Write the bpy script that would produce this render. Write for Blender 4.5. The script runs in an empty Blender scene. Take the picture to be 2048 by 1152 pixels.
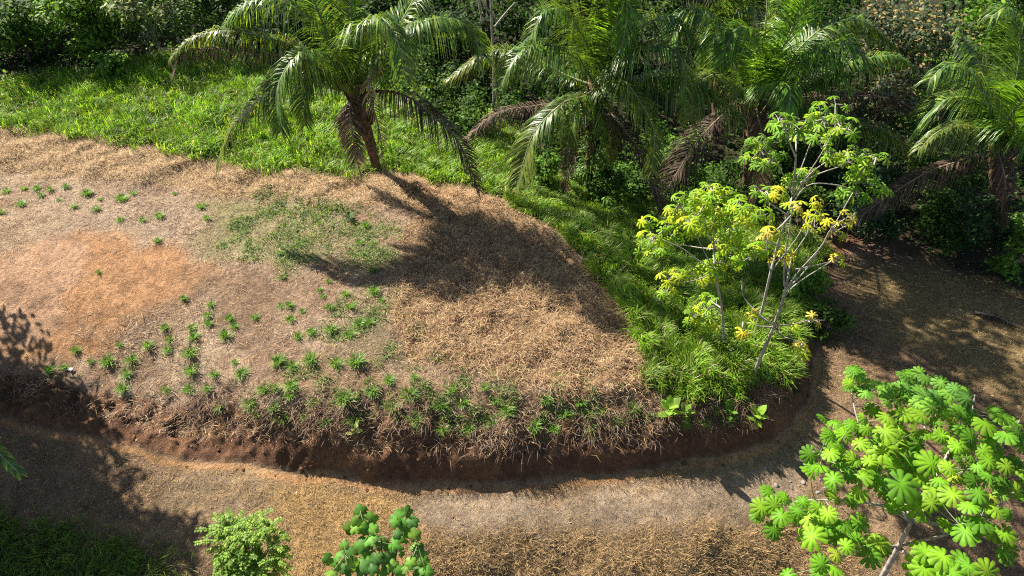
import bpy, math
import numpy as np
from mathutils import Vector

RNG = np.random.default_rng(11)
R = math.radians
scn = bpy.context.scene
COL = scn.collection

# ------------------------------------------------------------------ camera, sky, sun, exposure
CAM_H, PITCH, FPX = 15.0, R(42.0), 1365.3
cam_d = bpy.data.cameras.new("camera"); cam = bpy.data.objects.new("camera", cam_d); COL.objects.link(cam)
cam_d.sensor_width = 36.0; cam_d.lens = 24.0; cam_d.clip_end = 2000.0
cam.location = (0, 0, CAM_H); cam.rotation_euler = (R(90) - PITCH, 0, 0)
scn.camera = cam

SUN_EL, SUN_AZ = R(38.5), math.atan2(-0.78, 0.62)          # azimuth measured from +Y towards +X
SUN = Vector((math.sin(SUN_AZ) * math.cos(SUN_EL), math.cos(SUN_AZ) * math.cos(SUN_EL), math.sin(SUN_EL)))
w = bpy.data.worlds.new("World"); scn.world = w; w.use_nodes = True
nt = w.node_tree; nt.nodes.clear()
sky = nt.nodes.new("ShaderNodeTexSky"); sky.sky_type = 'NISHITA'; sky.sun_disc = False
sky.sun_elevation = SUN_EL; sky.sun_rotation = SUN_AZ
bg = nt.nodes.new("ShaderNodeBackground"); bg.inputs[1].default_value = 0.055
wo = nt.nodes.new("ShaderNodeOutputWorld")
nt.links.new(sky.outputs[0], bg.inputs[0]); nt.links.new(bg.outputs[0], wo.inputs[0])
sl = bpy.data.lights.new("sun", 'SUN'); sl.energy = 5.0; sl.angle = R(0.5); sl.color = (1.0, 0.93, 0.82)
so = bpy.data.objects.new("sun", sl); COL.objects.link(so)
so.rotation_euler = SUN.to_track_quat('Z', 'Y').to_euler(); so.location = (-30, 30, 40)
scn.view_settings.view_transform = 'Standard'; scn.view_settings.look = 'None'
scn.view_settings.gamma = 1.0; scn.view_settings.exposure = 1.42
scn.cycles.use_denoising = False; scn.cycles.filter_width = 1.1; scn.cycles.sample_clamp_indirect = 3.0; scn.cycles.max_bounces = 8; scn.cycles.transmission_bounces = 6; scn.cycles.diffuse_bounces = 3

# ------------------------------------------------------------------ photograph coordinates -> places in the world
CP, SP = math.cos(PITCH), math.sin(PITCH)
def ray(u, v):
    a, b = (u - 1024) / FPX, (576 - v) / FPX
    return np.array((a, CP + b * SP, -SP + b * CP))
def at_y(u, v, y):
    d = ray(u, v); t = y / d[1]; return np.array((d[0] * t, y, CAM_H + d[2] * t))
def at_z(u, v, z):
    d = ray(u, v); t = (z - CAM_H) / d[2]; return np.array((d[0] * t, d[1] * t, z))

# ------------------------------------------------------------------ noise
def _h(ix, iy, s):
    n = (ix.astype(np.int64) * 374761393 + iy.astype(np.int64) * 668265263 + s * 1442695041) & 0x7fffffff
    n = ((n ^ (n >> 13)) * 1274126177) & 0x7fffffff
    return ((n ^ (n >> 16)) & 0xffff) / 65535.0
def vnoise(x, y, s=0):
    ix, iy = np.floor(x), np.floor(y); fx, fy = x - ix, y - iy
    fx = fx * fx * (3 - 2 * fx); fy = fy * fy * (3 - 2 * fy)
    a, b, c, d = _h(ix, iy, s), _h(ix + 1, iy, s), _h(ix, iy + 1, s), _h(ix + 1, iy + 1, s)
    return (a * (1 - fx) + b * fx) * (1 - fy) + (c * (1 - fx) + d * fx) * fy
def fbm(x, y, sc, s=0, o=4):
    r, a, t = 0, 1.0, 0
    for i in range(o):
        r = r + a * vnoise(x / sc * 2 ** i + 17.3 * i, y / sc * 2 ** i - 9.1 * i, s + i); t += a; a *= .5
    return r / t - .5
def sstep(x, a, b):
    t = np.clip((x - a) / (b - a), 0, 1); return t * t * (3 - 2 * t)

# ------------------------------------------------------------------ lie of the land
class TPS:
    def __init__(self, pts):
        P = np.array(pts, float); self.p = P[:, :2]; n = len(P)
        K = self.k(np.linalg.norm(self.p[:, None] - self.p[None], axis=2)) + np.eye(n) * .3
        A = np.zeros((n + 3, n + 3)); A[:n, :n] = K; A[:n, n] = 1; A[:n, n + 1:] = self.p; A[n:, :n] = A[:n, n:].T
        self.w = np.linalg.solve(A, np.concatenate([P[:, 2], np.zeros(3)]))
    @staticmethod
    def k(r): return r * r * np.log(r + 1e-9)
    def __call__(self, x, y):
        q = np.full(x.shape, self.w[-3]) + self.w[-2] * x + self.w[-1] * y
        for (px, py), ww in zip(self.p, self.w):
            q = q + ww * self.k(np.hypot(x - px, y - py))
        return q
MOUND = [(0,780,1.3),(0,620,1.7),(0,450,2.0),(0,270,2.3),(0,180,2.5),(300,140,2.6),(600,200,2.3),(300,300,2.25),(200,790,1.25),(400,800,1.4),(600,820,1.55),
 (900,850,1.7),(1100,840,1.7),(1300,820,1.6),(1500,800,1.45),(1590,740,1.2),(200,560,1.9),(400,400,2.1),(600,650,1.8),(900,650,1.95),(700,450,2.15),
 (950,500,2.1),(1100,600,1.9),(780,350,2.2),(960,385,1.9),(1150,490,1.75),(1250,620,1.7),(1300,700,1.65),(1100,380,.9),(1000,300,.9),(1250,450,.7),
 (1400,560,.75),(1450,690,1.15),(1560,650,.9),(1300,400,0),(1450,450,-.1),(1600,500,.1),(1180,300,-.2),(900,250,1.2),(1000,200,0),(1640,600,.3),
 (1700,400,-.3),(1900,400,-.4),(2000,300,-.4),(1700,250,-.5),(1400,250,-.5)]
mpts = [tuple(at_z(u, v, z - .18 * (v > 700))) for u, v, z in MOUND] + [(-40,30,3),(-30,60,3),(0,60,0),(30,60,0),(40,20,0),(-30,10,2)]
ROAD = [(600,1000,0),(1000,1000,0),(1400,980,0),(1000,1050,0),(1000,1152,-.7),(1400,1080,-.1),(1500,1152,-.8),(300,1050,.1),(0,1000,.35),(0,1152,.15),(500,1152,-.15),
 (1700,850,0),(1700,650,0),(1800,1000,-.15),(2000,900,.05),(2040,700,.3),(1700,500,0),(1900,520,.05),(0,830,.75),(150,870,.5),(330,905,.25),(1700,1140,-.7),(2040,1140,-.5)]
rpts = [tuple(at_z(*p)) for p in ROAD] + [(-25,8,1.2),(0,2,-2.5),(-20,2,0),(20,3,-1.5),(30,15,.5),(-40,30,2.5),(0,60,0),(40,40,0)]
MT, RT = TPS(mpts), TPS(rpts)
BASE = [(0,850),(150,880),(330,907),(450,930),(600,952),(720,962),(850,968),(1050,972),(1250,955),(1380,930),(1450,912),(1540,885),(1590,850),(1615,800),(1640,700),(1650,600),(1690,500),(1800,440)]
base = [tuple(at_z(u, v, .3 if u < 340 else 0)[:2]) for u, v in BASE]
mound_poly = np.array([(-45, 14), (-20, 12.4)] + base + [(30, 21), (60, 22), (60, 90), (-45, 90)])
def inpoly(x, y, P):
    r = np.zeros(x.shape, bool); n = len(P)
    for i in range(n):
        x0, y0 = P[i]; x1, y1 = P[(i + 1) % n]
        if y0 == y1: continue
        c = ((y0 > y) != (y1 > y)) & (x < (x1 - x0) * (y - y0) / (y1 - y0) + x0); r ^= c
    return r
def sdist(x, y, P):                                          # + inside
    d = np.full(x.shape, 1e9); n = len(P)
    for i in range(n):
        x0, y0 = P[i]; dx, dy = P[(i + 1) % n][0] - x0, P[(i + 1) % n][1] - y0
        t = np.clip(((x - x0) * dx + (y - y0) * dy) / (dx * dx + dy * dy + 1e-12), 0, 1)
        d = np.minimum(d, np.hypot(x - x0 - t * dx, y - y0 - t * dy))
    return np.where(inpoly(x, y, P), d, -d)
def bank_s(x, y):
    return sdist(x, y, mound_poly) + fbm(x, y, 1.1, 5, 4) * .35
def height0(x, y):                                           # broad form only
    x = np.asarray(x, float); y = np.asarray(y, float)
    s = bank_s(x, y)
    wd = 1.65 + 2.0 * sstep(-x, 6.5, 11)
    q = np.clip(s / wd, 0, 1)
    low = np.interp(q, [0, .2, .5, 1], [0, .42, .68, 1]); q = low + (q - low) * sstep(-x, 5, 8)
    m, r = MT(x, y), RT(x, y)
    return r + (m - r) * q
def height(x, y):
    x = np.asarray(x, float); y = np.asarray(y, float)
    s = bank_s(x, y); z = height0(x, y)
    bk = np.clip(1 - np.abs(s - .75) / 1.0, 0, 1) * sstep(-y, -24, -18)
    z = z + bk * (fbm(x, y, .6, 21, 4) * .55 + fbm(x, y, .17, 23, 2) * .2)
    z = z + fbm(x, y, 2.2, 31, 3) * .16 + fbm(x, y, .35, 33, 3) * .06
    # mown thatch lies in hummocks along the meadow edge and on the right shoulder
    th = zone('thatch', x, y, .8)
    z = z + th * np.maximum(fbm(x, y, .9, 41, 4) + .15, 0) * .5
    sh = zone('shoulder', x, y, .8)
    z = z + sh * fbm(x, y, .65, 43, 4) * .4
    vg = zone('verge', x, y, .4)
    return z + vg * fbm(x, y, .5, 45, 4) * .3
def gz(x, y): return float(height(np.array([x]), np.array([y]))[0])
def ground_px(u, v, f=None):
    d = ray(u, v); t0 = 4.0; o = np.array((0, 0, CAM_H))
    t = np.linspace(4, 90, 500); P = o + d[None] * t[:, None]
    h = height0(P[:, 0], P[:, 1]) if f is None else f(P[:, 0], P[:, 1])
    i = int(np.argmax(P[:, 2] < h)) or 499
    k = (P[i - 1, 2] - h[i - 1]); k = k / (k + h[i] - P[i, 2] + 1e-9)
    return P[i - 1] + (P[i] - P[i - 1]) * k
ZP = {
 'meadow': [(-300,225),(0,250),(120,265),(250,292),(330,300),(430,325),(520,345),(640,352),(780,345),(860,360),(960,372),(1010,385),(1100,330),(1000,240),(900,180),(760,150),(600,130),(420,105),(200,150),(0,170),(-300,165)],
 'thatch': [(-300,215),(0,250),(120,265),(250,292),(330,300),(430,325),(520,345),(640,352),(780,345),(860,360),(960,385),(900,420),(760,410),(640,405),(430,398),(250,360),(0,345),(-300,340)],
 'shoulder': [(790,350),(960,385),(1060,430),(1150,500),(1220,580),(1270,640),(1300,710),(1300,790),(1150,790),(900,740),(800,700),(785,560),(820,450)],
 'slope': [(950,370),(1040,420),(1150,490),(1220,580),(1262,640),(1290,720),(1290,770),(1360,810),(1480,800),(1570,770),(1620,700),(1650,600),(1660,500),(1500,430),(1350,400),(1200,380),(1100,320),(1020,270),(960,300)],
 'soil': [(60,490),(130,470),(260,478),(390,490),(425,540),(370,590),(280,640),(230,675),(140,690),(85,720),(40,700),(20,620),(-60,600)],
 'soil_pale': [(40,500),(110,470),(180,480),(160,560),(120,640),(90,690),(30,690),(-60,660),(-60,600)],
 'brown': [(350,540),(480,545),(620,560),(600,600),(560,640),(530,700),(470,680),(430,600),(340,640),(250,660),(290,620)],
 'pale': [(80,400),(250,380),(420,420),(400,480),(260,475),(130,465)],
 'turf': [(430,402),(560,402),(680,418),(730,450),(780,470),(800,520),(740,540),(640,520),(570,545),(520,520),(400,512),(385,480),(425,450)],
 'turf_low': [(700,600),(790,570),(800,640),(795,710),(740,720),(690,680)],
 'weeds': [(700,745),(860,735),(960,755),(1300,790),(1330,840),(1200,862),(950,862),(800,835),(620,800),(560,760)],
 'tan': [(480,975),(620,960),(760,985),(800,1010),(830,1060),(850,1152),(900,1250),(440,1250),(560,1152),(590,1080),(520,1020)],
 'grey': [(790,1000),(900,985),(1100,985),(1300,970),(1560,920),(1640,890),(1600,980),(1500,1040),(1300,1065),(1000,1068),(850,1060)],
 'grey_left': [(320,950),(480,935),(560,970),(540,1030),(420,1075),(330,1060)],
 'rim': [(380,912),(450,930),(600,952),(850,968),(1050,972),(1250,955),(1450,912),(1600,850),(1640,870),(1560,925),(1450,950),(1250,985),(1050,1000),(850,995),(600,985),(440,955)],
 'verge': [(850,1075),(1200,1070),(1500,1060),(1650,1010),(1720,1040),(1700,1250),(850,1250)],
 'rightland': [(1680,520),(2048,560),(2300,600),(2300,900),(2048,850),(1900,740),(1750,640)],
 'shade_grass': [(-200,1045),(40,1050),(150,1075),(240,1105),(320,1140),(420,1300),(-300,1300)],
}
ZW = {k: np.array([ground_px(u, max(v, 60))[:2] for u, v in P]) for k, P in ZP.items()}
ZW['forest'] = np.array([(-60, 27.5)] + [tuple(ground_px(u, v)[:2]) for u, v in
    [(0,165),(210,145),(420,105),(600,125),(760,150),(900,185),(1010,250),(1100,320),(1200,380),(1350,400),(1500,430),(1690,470),(1800,480),(1950,560),(2048,600)]] + [(30,16),(60,17),(60,90),(-60,90)])
def zone(k, x, y, soft=.5, amp=.9, sc=.8):
    P = ZW[k]; m = np.zeros(x.shape); e = soft + amp
    i = (x > P[:, 0].min() - e) & (x < P[:, 0].max() + e) & (y > P[:, 1].min() - e) & (y < P[:, 1].max() + e)
    if i.any():
        xx, yy = x[i], y[i]
        m[i] = np.clip((sdist(xx, yy, P) + fbm(xx, yy, sc, sum(map(ord, k)), 4) * amp) / soft + .5, 0, 1)
    return m

# ------------------------------------------------------------------ materials
def mat_base(name):
    m = bpy.data.materials.new(name); m.use_nodes = True; m.node_tree.nodes.clear()
    return m, m.node_tree, m.node_tree.nodes.new, m.node_tree.links.new
def ground_mat(name, sc=1.0, bump=.9):
    m, t, N, L = mat_base(name)
    out = N("ShaderNodeOutputMaterial"); p = N("ShaderNodeBsdfPrincipled"); a = N("ShaderNodeAttribute"); a.attribute_name = "Col"
    tc = N("ShaderNodeTexCoord"); n1 = N("ShaderNodeTexNoise"); n1.inputs["Scale"].default_value = 9 * sc; n1.inputs["Detail"].default_value = 9; n1.inputs["Roughness"].default_value = .75
    n2 = N("ShaderNodeTexNoise"); n2.inputs["Scale"].default_value = 45 * sc; n2.inputs["Detail"].default_value = 4
    r = N("ShaderNodeMapRange"); r.inputs[1].default_value = .3; r.inputs[2].default_value = .7; r.inputs[3].default_value = .42; r.inputs[4].default_value = 1.6
    r2 = N("ShaderNodeMapRange"); r2.inputs[1].default_value = .3; r2.inputs[2].default_value = .7; r2.inputs[3].default_value = .7; r2.inputs[4].default_value = 1.3
    mu = N("ShaderNodeMath"); mu.operation = 'MULTIPLY'; v = N("ShaderNodeVectorMath"); v.operation = 'SCALE'
    b = N("ShaderNodeBump"); b.inputs["Strength"].default_value = bump; b.inputs["Distance"].default_value = .06
    L(tc.outputs["Object"], n1.inputs[0]); L(tc.outputs["Object"], n2.inputs[0]); L(n1.outputs[0], r.inputs[0]); L(n2.outputs[0], r2.inputs[0])
    L(r.outputs[0], mu.inputs[0]); L(r2.outputs[0], mu.inputs[1]); L(a.outputs["Color"], v.inputs[0]); L(mu.outputs[0], v.inputs[3])
    L(v.outputs[0], p.inputs["Base Color"]); L(mu.outputs[0], b.inputs["Height"]); L(b.outputs[0], p.inputs["Normal"])
    p.inputs["Roughness"].default_value = .95; p.inputs["Specular IOR Level"].default_value = .15
    L(p.outputs[0], out.inputs[0]); return m
def leaf_mat(name, trans=.4, rough=.5, spec=.4, tint=(1.25, 1.3, .55)):
    m, t, N, L = mat_base(name)
    out = N("ShaderNodeOutputMaterial"); p = N("ShaderNodeBsdfPrincipled"); a = N("ShaderNodeAttribute"); a.attribute_name = "Col"
    tr = N("ShaderNodeBsdfTranslucent"); mx = N("ShaderNodeMixShader"); mx.inputs[0].default_value = trans
    tc = N("ShaderNodeTexCoord"); n1 = N("ShaderNodeTexNoise"); n1.inputs["Scale"].default_value = 6; n1.inputs["Detail"].default_value = 5
    r = N("ShaderNodeMapRange"); r.inputs[1].default_value = .3; r.inputs[2].default_value = .7; r.inputs[3].default_value = .7; r.inputs[4].default_value = 1.3
    v = N("ShaderNodeVectorMath"); v.operation = 'SCALE'; v2 = N("ShaderNodeVectorMath"); v2.operation = 'MULTIPLY'; v2.inputs[1].default_value = tint
    L(tc.outputs["Object"], n1.inputs[0]); L(n1.outputs[0], r.inputs[0]); L(a.outputs["Color"], v.inputs[0]); L(r.outputs[0], v.inputs[3])
    L(v.outputs[0], v2.inputs[0]); L(v.outputs[0], p.inputs["Base Color"]); L(v2.outputs[0], tr.inputs[0])
    p.inputs["Roughness"].default_value = rough; p.inputs["Specular IOR Level"].default_value = spec
    L(p.outputs[0], mx.inputs[1]); L(tr.outputs[0], mx.inputs[2]); L(mx.outputs[0], out.inputs[0]); return m
def bark_mat(name, c0, c1, sc=8, rough=.9):
    m, t, N, L = mat_base(name)
    out = N("ShaderNodeOutputMaterial"); p = N("ShaderNodeBsdfPrincipled"); tc = N("ShaderNodeTexCoord")
    n1 = N("ShaderNodeTexNoise"); n1.inputs["Scale"].default_value = sc; n1.inputs["Detail"].default_value = 8; cr = N("ShaderNodeValToRGB")
    cr.color_ramp.elements[0].position = .35; cr.color_ramp.elements[1].position = .68
    cr.color_ramp.elements[0].color = (*c0, 1); cr.color_ramp.elements[1].color = (*c1, 1)
    b = N("ShaderNodeBump"); b.inputs["Strength"].default_value = .7; b.inputs["Distance"].default_value = .03
    L(tc.outputs["Object"], n1.inputs[0]); L(n1.outputs[0], cr.inputs[0]); L(cr.outputs[0], p.inputs["Base Color"]); L(n1.outputs[0], b.inputs["Height"]); L(b.outputs[0], p.inputs["Normal"])
    p.inputs["Roughness"].default_value = rough; p.inputs["Specular IOR Level"].default_value = .2
    L(p.outputs[0], out.inputs[0]); return m
M_GROUND = ground_mat("soil and litter"); M_ROAD = ground_mat("packed earth", 1.3, .8); M_BANK = ground_mat("cut earth", .8, 1.0)
M_STRAW = leaf_mat("dry straw", .15, .8, .15, (1, 1, .9)); M_GRASS = leaf_mat("grass blade", .45, .45, .35)
M_LEAF = leaf_mat("broad leaf", .42, .6, .12); M_FROND = leaf_mat("palm leaflet", .4, .38, .38, (1.7, 1.5, .4)); M_DEAD = leaf_mat("dead palm leaflet", .25, .75, .2, (1, .95, .8))
M_CEC = leaf_mat("thin broad leaf", .4, .5, .16, (1.35, 1.3, .35))
M_PALMBARK = bark_mat("palm bark", (.05, .03, .02), (.2, .12, .075)); M_PALE = bark_mat("pale smooth bark", (.24, .21, .18), (.44, .4, .36), 5)
M_BARK = bark_mat("dark bark", (.05, .04, .03), (.14, .11, .08)); M_MIDRIB = bark_mat("green midrib", (.16, .2, .08), (.32, .34, .2), 4, .5); M_DRYRIB = bark_mat("dry midrib", (.15, .1, .07), (.32, .24, .18), 4)
M_STONE = bark_mat("pale stone", (.22, .19, .17), (.4, .37, .34), 14); M_SCRAP = bark_mat("blue plastic film", (.3, .36, .6), (.6, .65, .85), 20, .3)

# ------------------------------------------------------------------ mesh helpers
class Acc:
    def __init__(self): self.v, self.f3, self.f4, self.c, self.n = [], [], [], [], 0
    def add(self, v, faces, c):
        v = np.asarray(v, float).reshape(-1, 3)
        for f in faces:
            f = np.asarray(f, np.int64)
            if f.size: (self.f3 if f.shape[-1] == 3 else self.f4).append(f + self.n)
        c = np.asarray(c, float); c = np.broadcast_to(c, v.shape) if c.ndim == 1 else c
        self.v.append(v); self.c.append(c); self.n += len(v); return self
    def build(self, name, mat, parent=None, smooth=False, origin=None):
        v = np.concatenate(self.v); c = np.clip(np.concatenate(self.c), 0, 1)
        if origin is not None: v = v - np.asarray(origin)
        f3 = np.concatenate(self.f3) if self.f3 else np.zeros((0, 3), int); f4 = np.concatenate(self.f4) if self.f4 else np.zeros((0, 4), int)
        me = bpy.data.meshes.new(name); me.vertices.add(len(v)); me.vertices.foreach_set("co", v.astype(np.float32).ravel())
        me.loops.add(f3.size + f4.size); me.loops.foreach_set("vertex_index", np.concatenate([f3.ravel(), f4.ravel()]).astype(np.int32))
        me.polygons.add(len(f3) + len(f4))
        st = np.concatenate([np.arange(len(f3)) * 3, f3.size + np.arange(len(f4)) * 4]).astype(np.int32)
        me.polygons.foreach_set("loop_start", st)
        if smooth: me.polygons.foreach_set("use_smooth", np.ones(len(st), bool))
        at = me.color_attributes.new("Col", 'FLOAT_COLOR', 'POINT')
        at.data.foreach_set("color", np.concatenate([c, np.ones((len(c), 1))], 1).astype(np.float32).ravel())
        me.update(calc_edges=True); me.materials.append(mat)
        o = bpy.data.objects.new(name, me); COL.objects.link(o)
        if parent is not None: o.parent = parent
        return o
def tag(o, label=None, cat=None, group=None, kind=None):
    for k, v in (("label", label), ("category", cat), ("group", group), ("kind", kind)):
        if v: o[k] = v
    return o
def empty(name, loc):
    o = bpy.data.objects.new(name, None); o.location = loc; o.empty_display_size = .2; COL.objects.link(o); return o
def thing(name, loc, label, cat, group=None): return tag(empty(name, tuple(loc)), label, cat, group)
def catmull(P, n):
    P = np.asarray(P, float); Q = np.vstack([2 * P[0] - P[1], P, 2 * P[-1] - P[-2]])
    t = np.linspace(0, len(P) - 1 - 1e-6, n); i = t.astype(int); f = (t - i)[:, None]
    a, b, c, d = Q[i], Q[i + 1], Q[i + 2], Q[i + 3]
    return .5 * (2 * b + (c - a) * f + (2 * a - 5 * b + 4 * c - d) * f ** 2 + (3 * b - a - 3 * c + d) * f ** 3)
def norm(a): return a / (np.linalg.norm(a, axis=-1, keepdims=True) + 1e-9)
def tube(acc, P, rad, n=6, c=(.3, .3, .3), jit=0):
    P = np.asarray(P, float); T = norm(np.gradient(P, axis=0)); ref = np.array((.31, .87, .12))
    A = norm(np.cross(T, ref)); B = np.cross(T, A); th = np.arange(n) * 2 * np.pi / n
    rad = np.broadcast_to(np.asarray(rad, float), (len(P),))
    rr = rad[:, None] * (1 + jit * RNG.normal(size=(len(P), n)))
    V = P[:, None] + rr[..., None] * (A[:, None] * np.cos(th)[None, :, None] + B[:, None] * np.sin(th)[None, :, None])
    i = np.arange(len(P) - 1)[:, None] * n; j = np.arange(n)[None]; k = (j + 1) % n
    F = np.stack([i + j, i + k, i + n + k, i + n + j], -1).reshape(-1, 4)
    V = np.vstack([V.reshape(-1, 3), P[-1:] + T[-1:] * rad[-1] * .5]); e = (len(P) - 1) * n
    return acc.add(V, [F, np.stack([e + j[0], e + k[0], np.full(n, len(V) - 1)], -1)], np.asarray(c, float))
def blades(acc, P, az, lean, L, W, curve, C, tipc=1.15):
    n = len(P)
    if n == 0: return acc
    H = np.stack([np.cos(az), np.sin(az), np.zeros(n)], 1); S = np.stack([-np.sin(az), np.cos(az), np.zeros(n)], 1)
    up = np.array((0, 0, 1.0)); L = L[:, None]; W = W[:, None]
    d0 = H * np.sin(lean)[:, None] + up * np.cos(lean)[:, None]; l2 = lean + curve
    d1 = H * np.sin(l2)[:, None] + up * np.cos(l2)[:, None]
    m = P + d0 * L * .55; t = m + d1 * L * .45
    V = np.stack([P - S * W * .35, P + S * W * .35, m + S * W * .5, m - S * W * .5, t], 1).reshape(-1, 3)
    b = np.arange(n)[:, None] * 5
    CC = np.stack([C * .8, C * .8, C, C, C * tipc], 1).reshape(-1, 3)
    return acc.add(V, [b + np.array((0, 1, 2, 3)), b + np.array((3, 2, 4))], CC)
def frames(Nv, roll):
    Nv = norm(Nv); ref = np.where(np.abs(Nv[:, 2:3]) > .9, np.array([[1., 0, 0]]), np.array([[0, 0, 1.]]))
    X = norm(np.cross(ref, Nv)); Y = np.cross(Nv, X); c, s = np.cos(roll)[:, None], np.sin(roll)[:, None]
    return X * c + Y * s, -X * s + Y * c, Nv
def stamp(acc, tv, tfs, P, X, Y, Z, S, C, shade=None):
    n, k = len(P), len(tv); S = np.broadcast_to(np.asarray(S, float), (n,))
    V = P[:, None] + S[:, None, None] * (tv[None, :, 0, None] * X[:, None] + tv[None, :, 1, None] * Y[:, None] + tv[None, :, 2, None] * Z[:, None])
    sh = np.ones(k) if shade is None else shade
    CC = (C[:, None] * sh[None, :, None]).reshape(-1, 3)
    return acc.add(V.reshape(-1, 3), [(np.arange(n)[:, None, None] * k + f[None]).reshape(-1, f.shape[1]) for f in tfs], CC)
LEAF_V = np.array([(0, 0, 0), (.26, .3, -.05), (.22, .68, -.07), (0, 1, -.2), (-.22, .68, -.07), (-.26, .3, -.05), (0, .5, .03)])
LEAF_F = [np.array([(0, 1, 6, 5), (1, 2, 3, 6), (6, 3, 4, 5)])]
def jitcol(c, n, a=.18, b=.08):
    return np.asarray(c)[None] * np.clip(1 + a * RNG.normal(size=(n, 1)) + b * RNG.normal(size=(n, 3)), .4, 1.8)
def mixcol(cs, n, a=.18):
    cs = np.array(cs); return cs[RNG.integers(0, len(cs), n)] * np.clip(1 + a * RNG.normal(size=(n, 1)), .45, 1.7)

# palmate leaf with round-tipped lobes
def palmate(lobes=9, gap=.5, sinus=.36, wide=.8, droop=.28):
    V = [(0, 0, .03)]; F = []; sh = [1.7]; tot = 2 * math.pi - gap; w_ = tot / lobes
    for i in range(lobes):
        a = math.pi / 2 + (-tot / 2 + (i + .5) * w_); k = len(V); r0 = 1 - .22 * abs(i - (lobes - 1) / 2) / lobes * 2
        for (da, r, dz, s) in ((-.5, sinus, -.05, .8), (-.46 * wide, .74 * r0, -.07, .88), (-.34 * wide, .94 * r0, -.06, 1), (0, r0, -.02, 1.05), (.34 * wide, .94 * r0, -.06, 1), (.46 * wide, .74 * r0, -.07, .88), (.5, sinus, -.05, .8), (0, .55, .05, 1.5)):
            V.append((r * math.cos(a + da * w_), r * math.sin(a + da * w_), dz - droop * r * r)); sh.append(s)
        F += [(0, k, k + 7), (0, k + 7, k + 6), (k, k + 1, k + 7), (k + 1, k + 2, k + 7), (k + 2, k + 3, k + 7), (k + 3, k + 4, k + 7), (k + 4, k + 5, k + 7), (k + 5, k + 6, k + 7)]
    return np.array(V), [np.array(F)], np.array(sh)
CEC = palmate(10, .35, .46, .94, .32); CEC2 = palmate(7, .9, .2, .6, .45); LOBED = palmate(5, .45, .7, .9, .35)

# ------------------------------------------------------------------ ground, road and cut bank
def soil_colour(x, y):
    n = len(x); c = np.tile(np.array((.37, .26, .175)), (n, 1)); s = bank_s(x, y)
    on = sstep(s, -.05, .1)
    def lay(m, col, k=1.0):
        m = np.clip(m * k, 0, 1)[:, None]; c[:] = c * (1 - m) + np.array(col) * m
    lay(sstep(fbm(x, y, 2.5, 71, 4), -.05, .2), (.45, .33, .215), .8); lay(sstep(fbm(x, y, 1.3, 75, 4), -.02, .15), (.3, .185, .12), .75); lay(sstep(fbm(x, y, .45, 77, 3), .05, .2), (.22, .125, .075), .6)
    lay(zone('thatch', x, y, .5), (.52, .37, .19)); lay(zone('pale', x, y, .8), (.42, .31, .22), .8)
    lay(zone('shoulder', x, y, .4), (.3, .185, .095)); lay(zone('brown', x, y, 1.0), (.26, .165, .1), .85)
    lay(zone('soil', x, y, .7, 1.6, .8), (.44, .24, .12)); lay(zone('soil_pale', x, y, .35, .6), (.48, .3, .19), .75)
    lay(zone('turf', x, y, 1.0, 1.4), (.22, .23, .09), .7); lay(zone('turf_low', x, y, .9, 1.8), (.2, .18, .08), .6); lay(zone('weeds', x, y, .8), (.3, .19, .1), .7)
    bl = np.clip(1 - np.abs(s - .55) / .75, 0, 1) * on * sstep(-y, -23, -19); lay(sstep(bl, .02, .3), (.175, .09, .052))
    lay(sstep(bl, .1, .5) * sstep(fbm(x, y, .5, 81, 4), 0, .2), (.27, .145, .07), .7)
    off = 1 - on
    lay(off, (.3, .2, .115)); lay(off * sstep(fbm(x, y, 1.8, 91, 4), 0, .2), (.24, .16, .1), .7)
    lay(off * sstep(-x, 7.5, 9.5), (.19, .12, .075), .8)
    lay(zone('tan', x, y, .7) * off, (.44, .27, .11)); lay(zone('grey', x, y, .5) * off, (.3, .225, .155), .85); lay(zone('grey_left', x, y, .6) * off, (.28, .2, .125), .8)
    lay(np.clip(1 - np.abs(s + .12) / .16, 0, 1) * off * sstep(-y, -16, -12), (.47, .25, .11), .85)
    tr = np.abs((x + 8.1) * .64 - (y - 8.3) * .77 + .15 * fbm(x, y, 1, 3, 2)); lay(sstep(-tr, -.22, -.05) * off * sstep(-x, 4.8, 5.4) * (x > -8.6), (.4, .27, .15), .7)
    lay(zone('verge', x, y, .5), (.29, .19, .1), .85)
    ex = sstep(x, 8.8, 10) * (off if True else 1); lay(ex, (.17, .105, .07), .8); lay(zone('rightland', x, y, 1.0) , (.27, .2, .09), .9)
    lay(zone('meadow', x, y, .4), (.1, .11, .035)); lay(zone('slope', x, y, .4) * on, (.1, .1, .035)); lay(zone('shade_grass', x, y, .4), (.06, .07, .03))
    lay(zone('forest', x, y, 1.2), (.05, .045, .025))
    rt = off * (vnoise(s / .16, x / 5, 88) - .5 + .6 * (vnoise(s / .5, x / 7, 89) - .5)) * sstep(-x, -9, -7)
    return c * (1 + .35 * rt + .7 * fbm(x, y, .22, 95, 3) + .5 * fbm(x, y, .9, 97, 3))[:, None]
def axis(lo, hi, a, b, fine, grow):
    q = list(np.arange(a, b, fine)); st = fine
    while q[-1] < hi: st *= grow; q.append(q[-1] + st)
    q = q[::-1]; st = fine
    while q[-1] > lo: st *= grow; q.append(q[-1] - st)
    return np.array(q[::-1])
gx, gy = axis(-400, 400, -13.5, 13.5, .052, 1.12), axis(-30, 600, 5.8, 21.5, .048, 1.1)
GX, GY = np.meshgrid(gx, gy); fx, fy = GX.ravel(), GY.ravel(); fz = height(fx, fy)
far = sstep(np.hypot(fx, fy), 60, 110); fz = fz * (1 - far)
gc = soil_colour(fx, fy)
nx = len(gx); ii, jj = np.meshgrid(np.arange(len(gy) - 1), np.arange(nx - 1), indexing='ij'); a = (ii * nx + jj).ravel()
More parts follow.
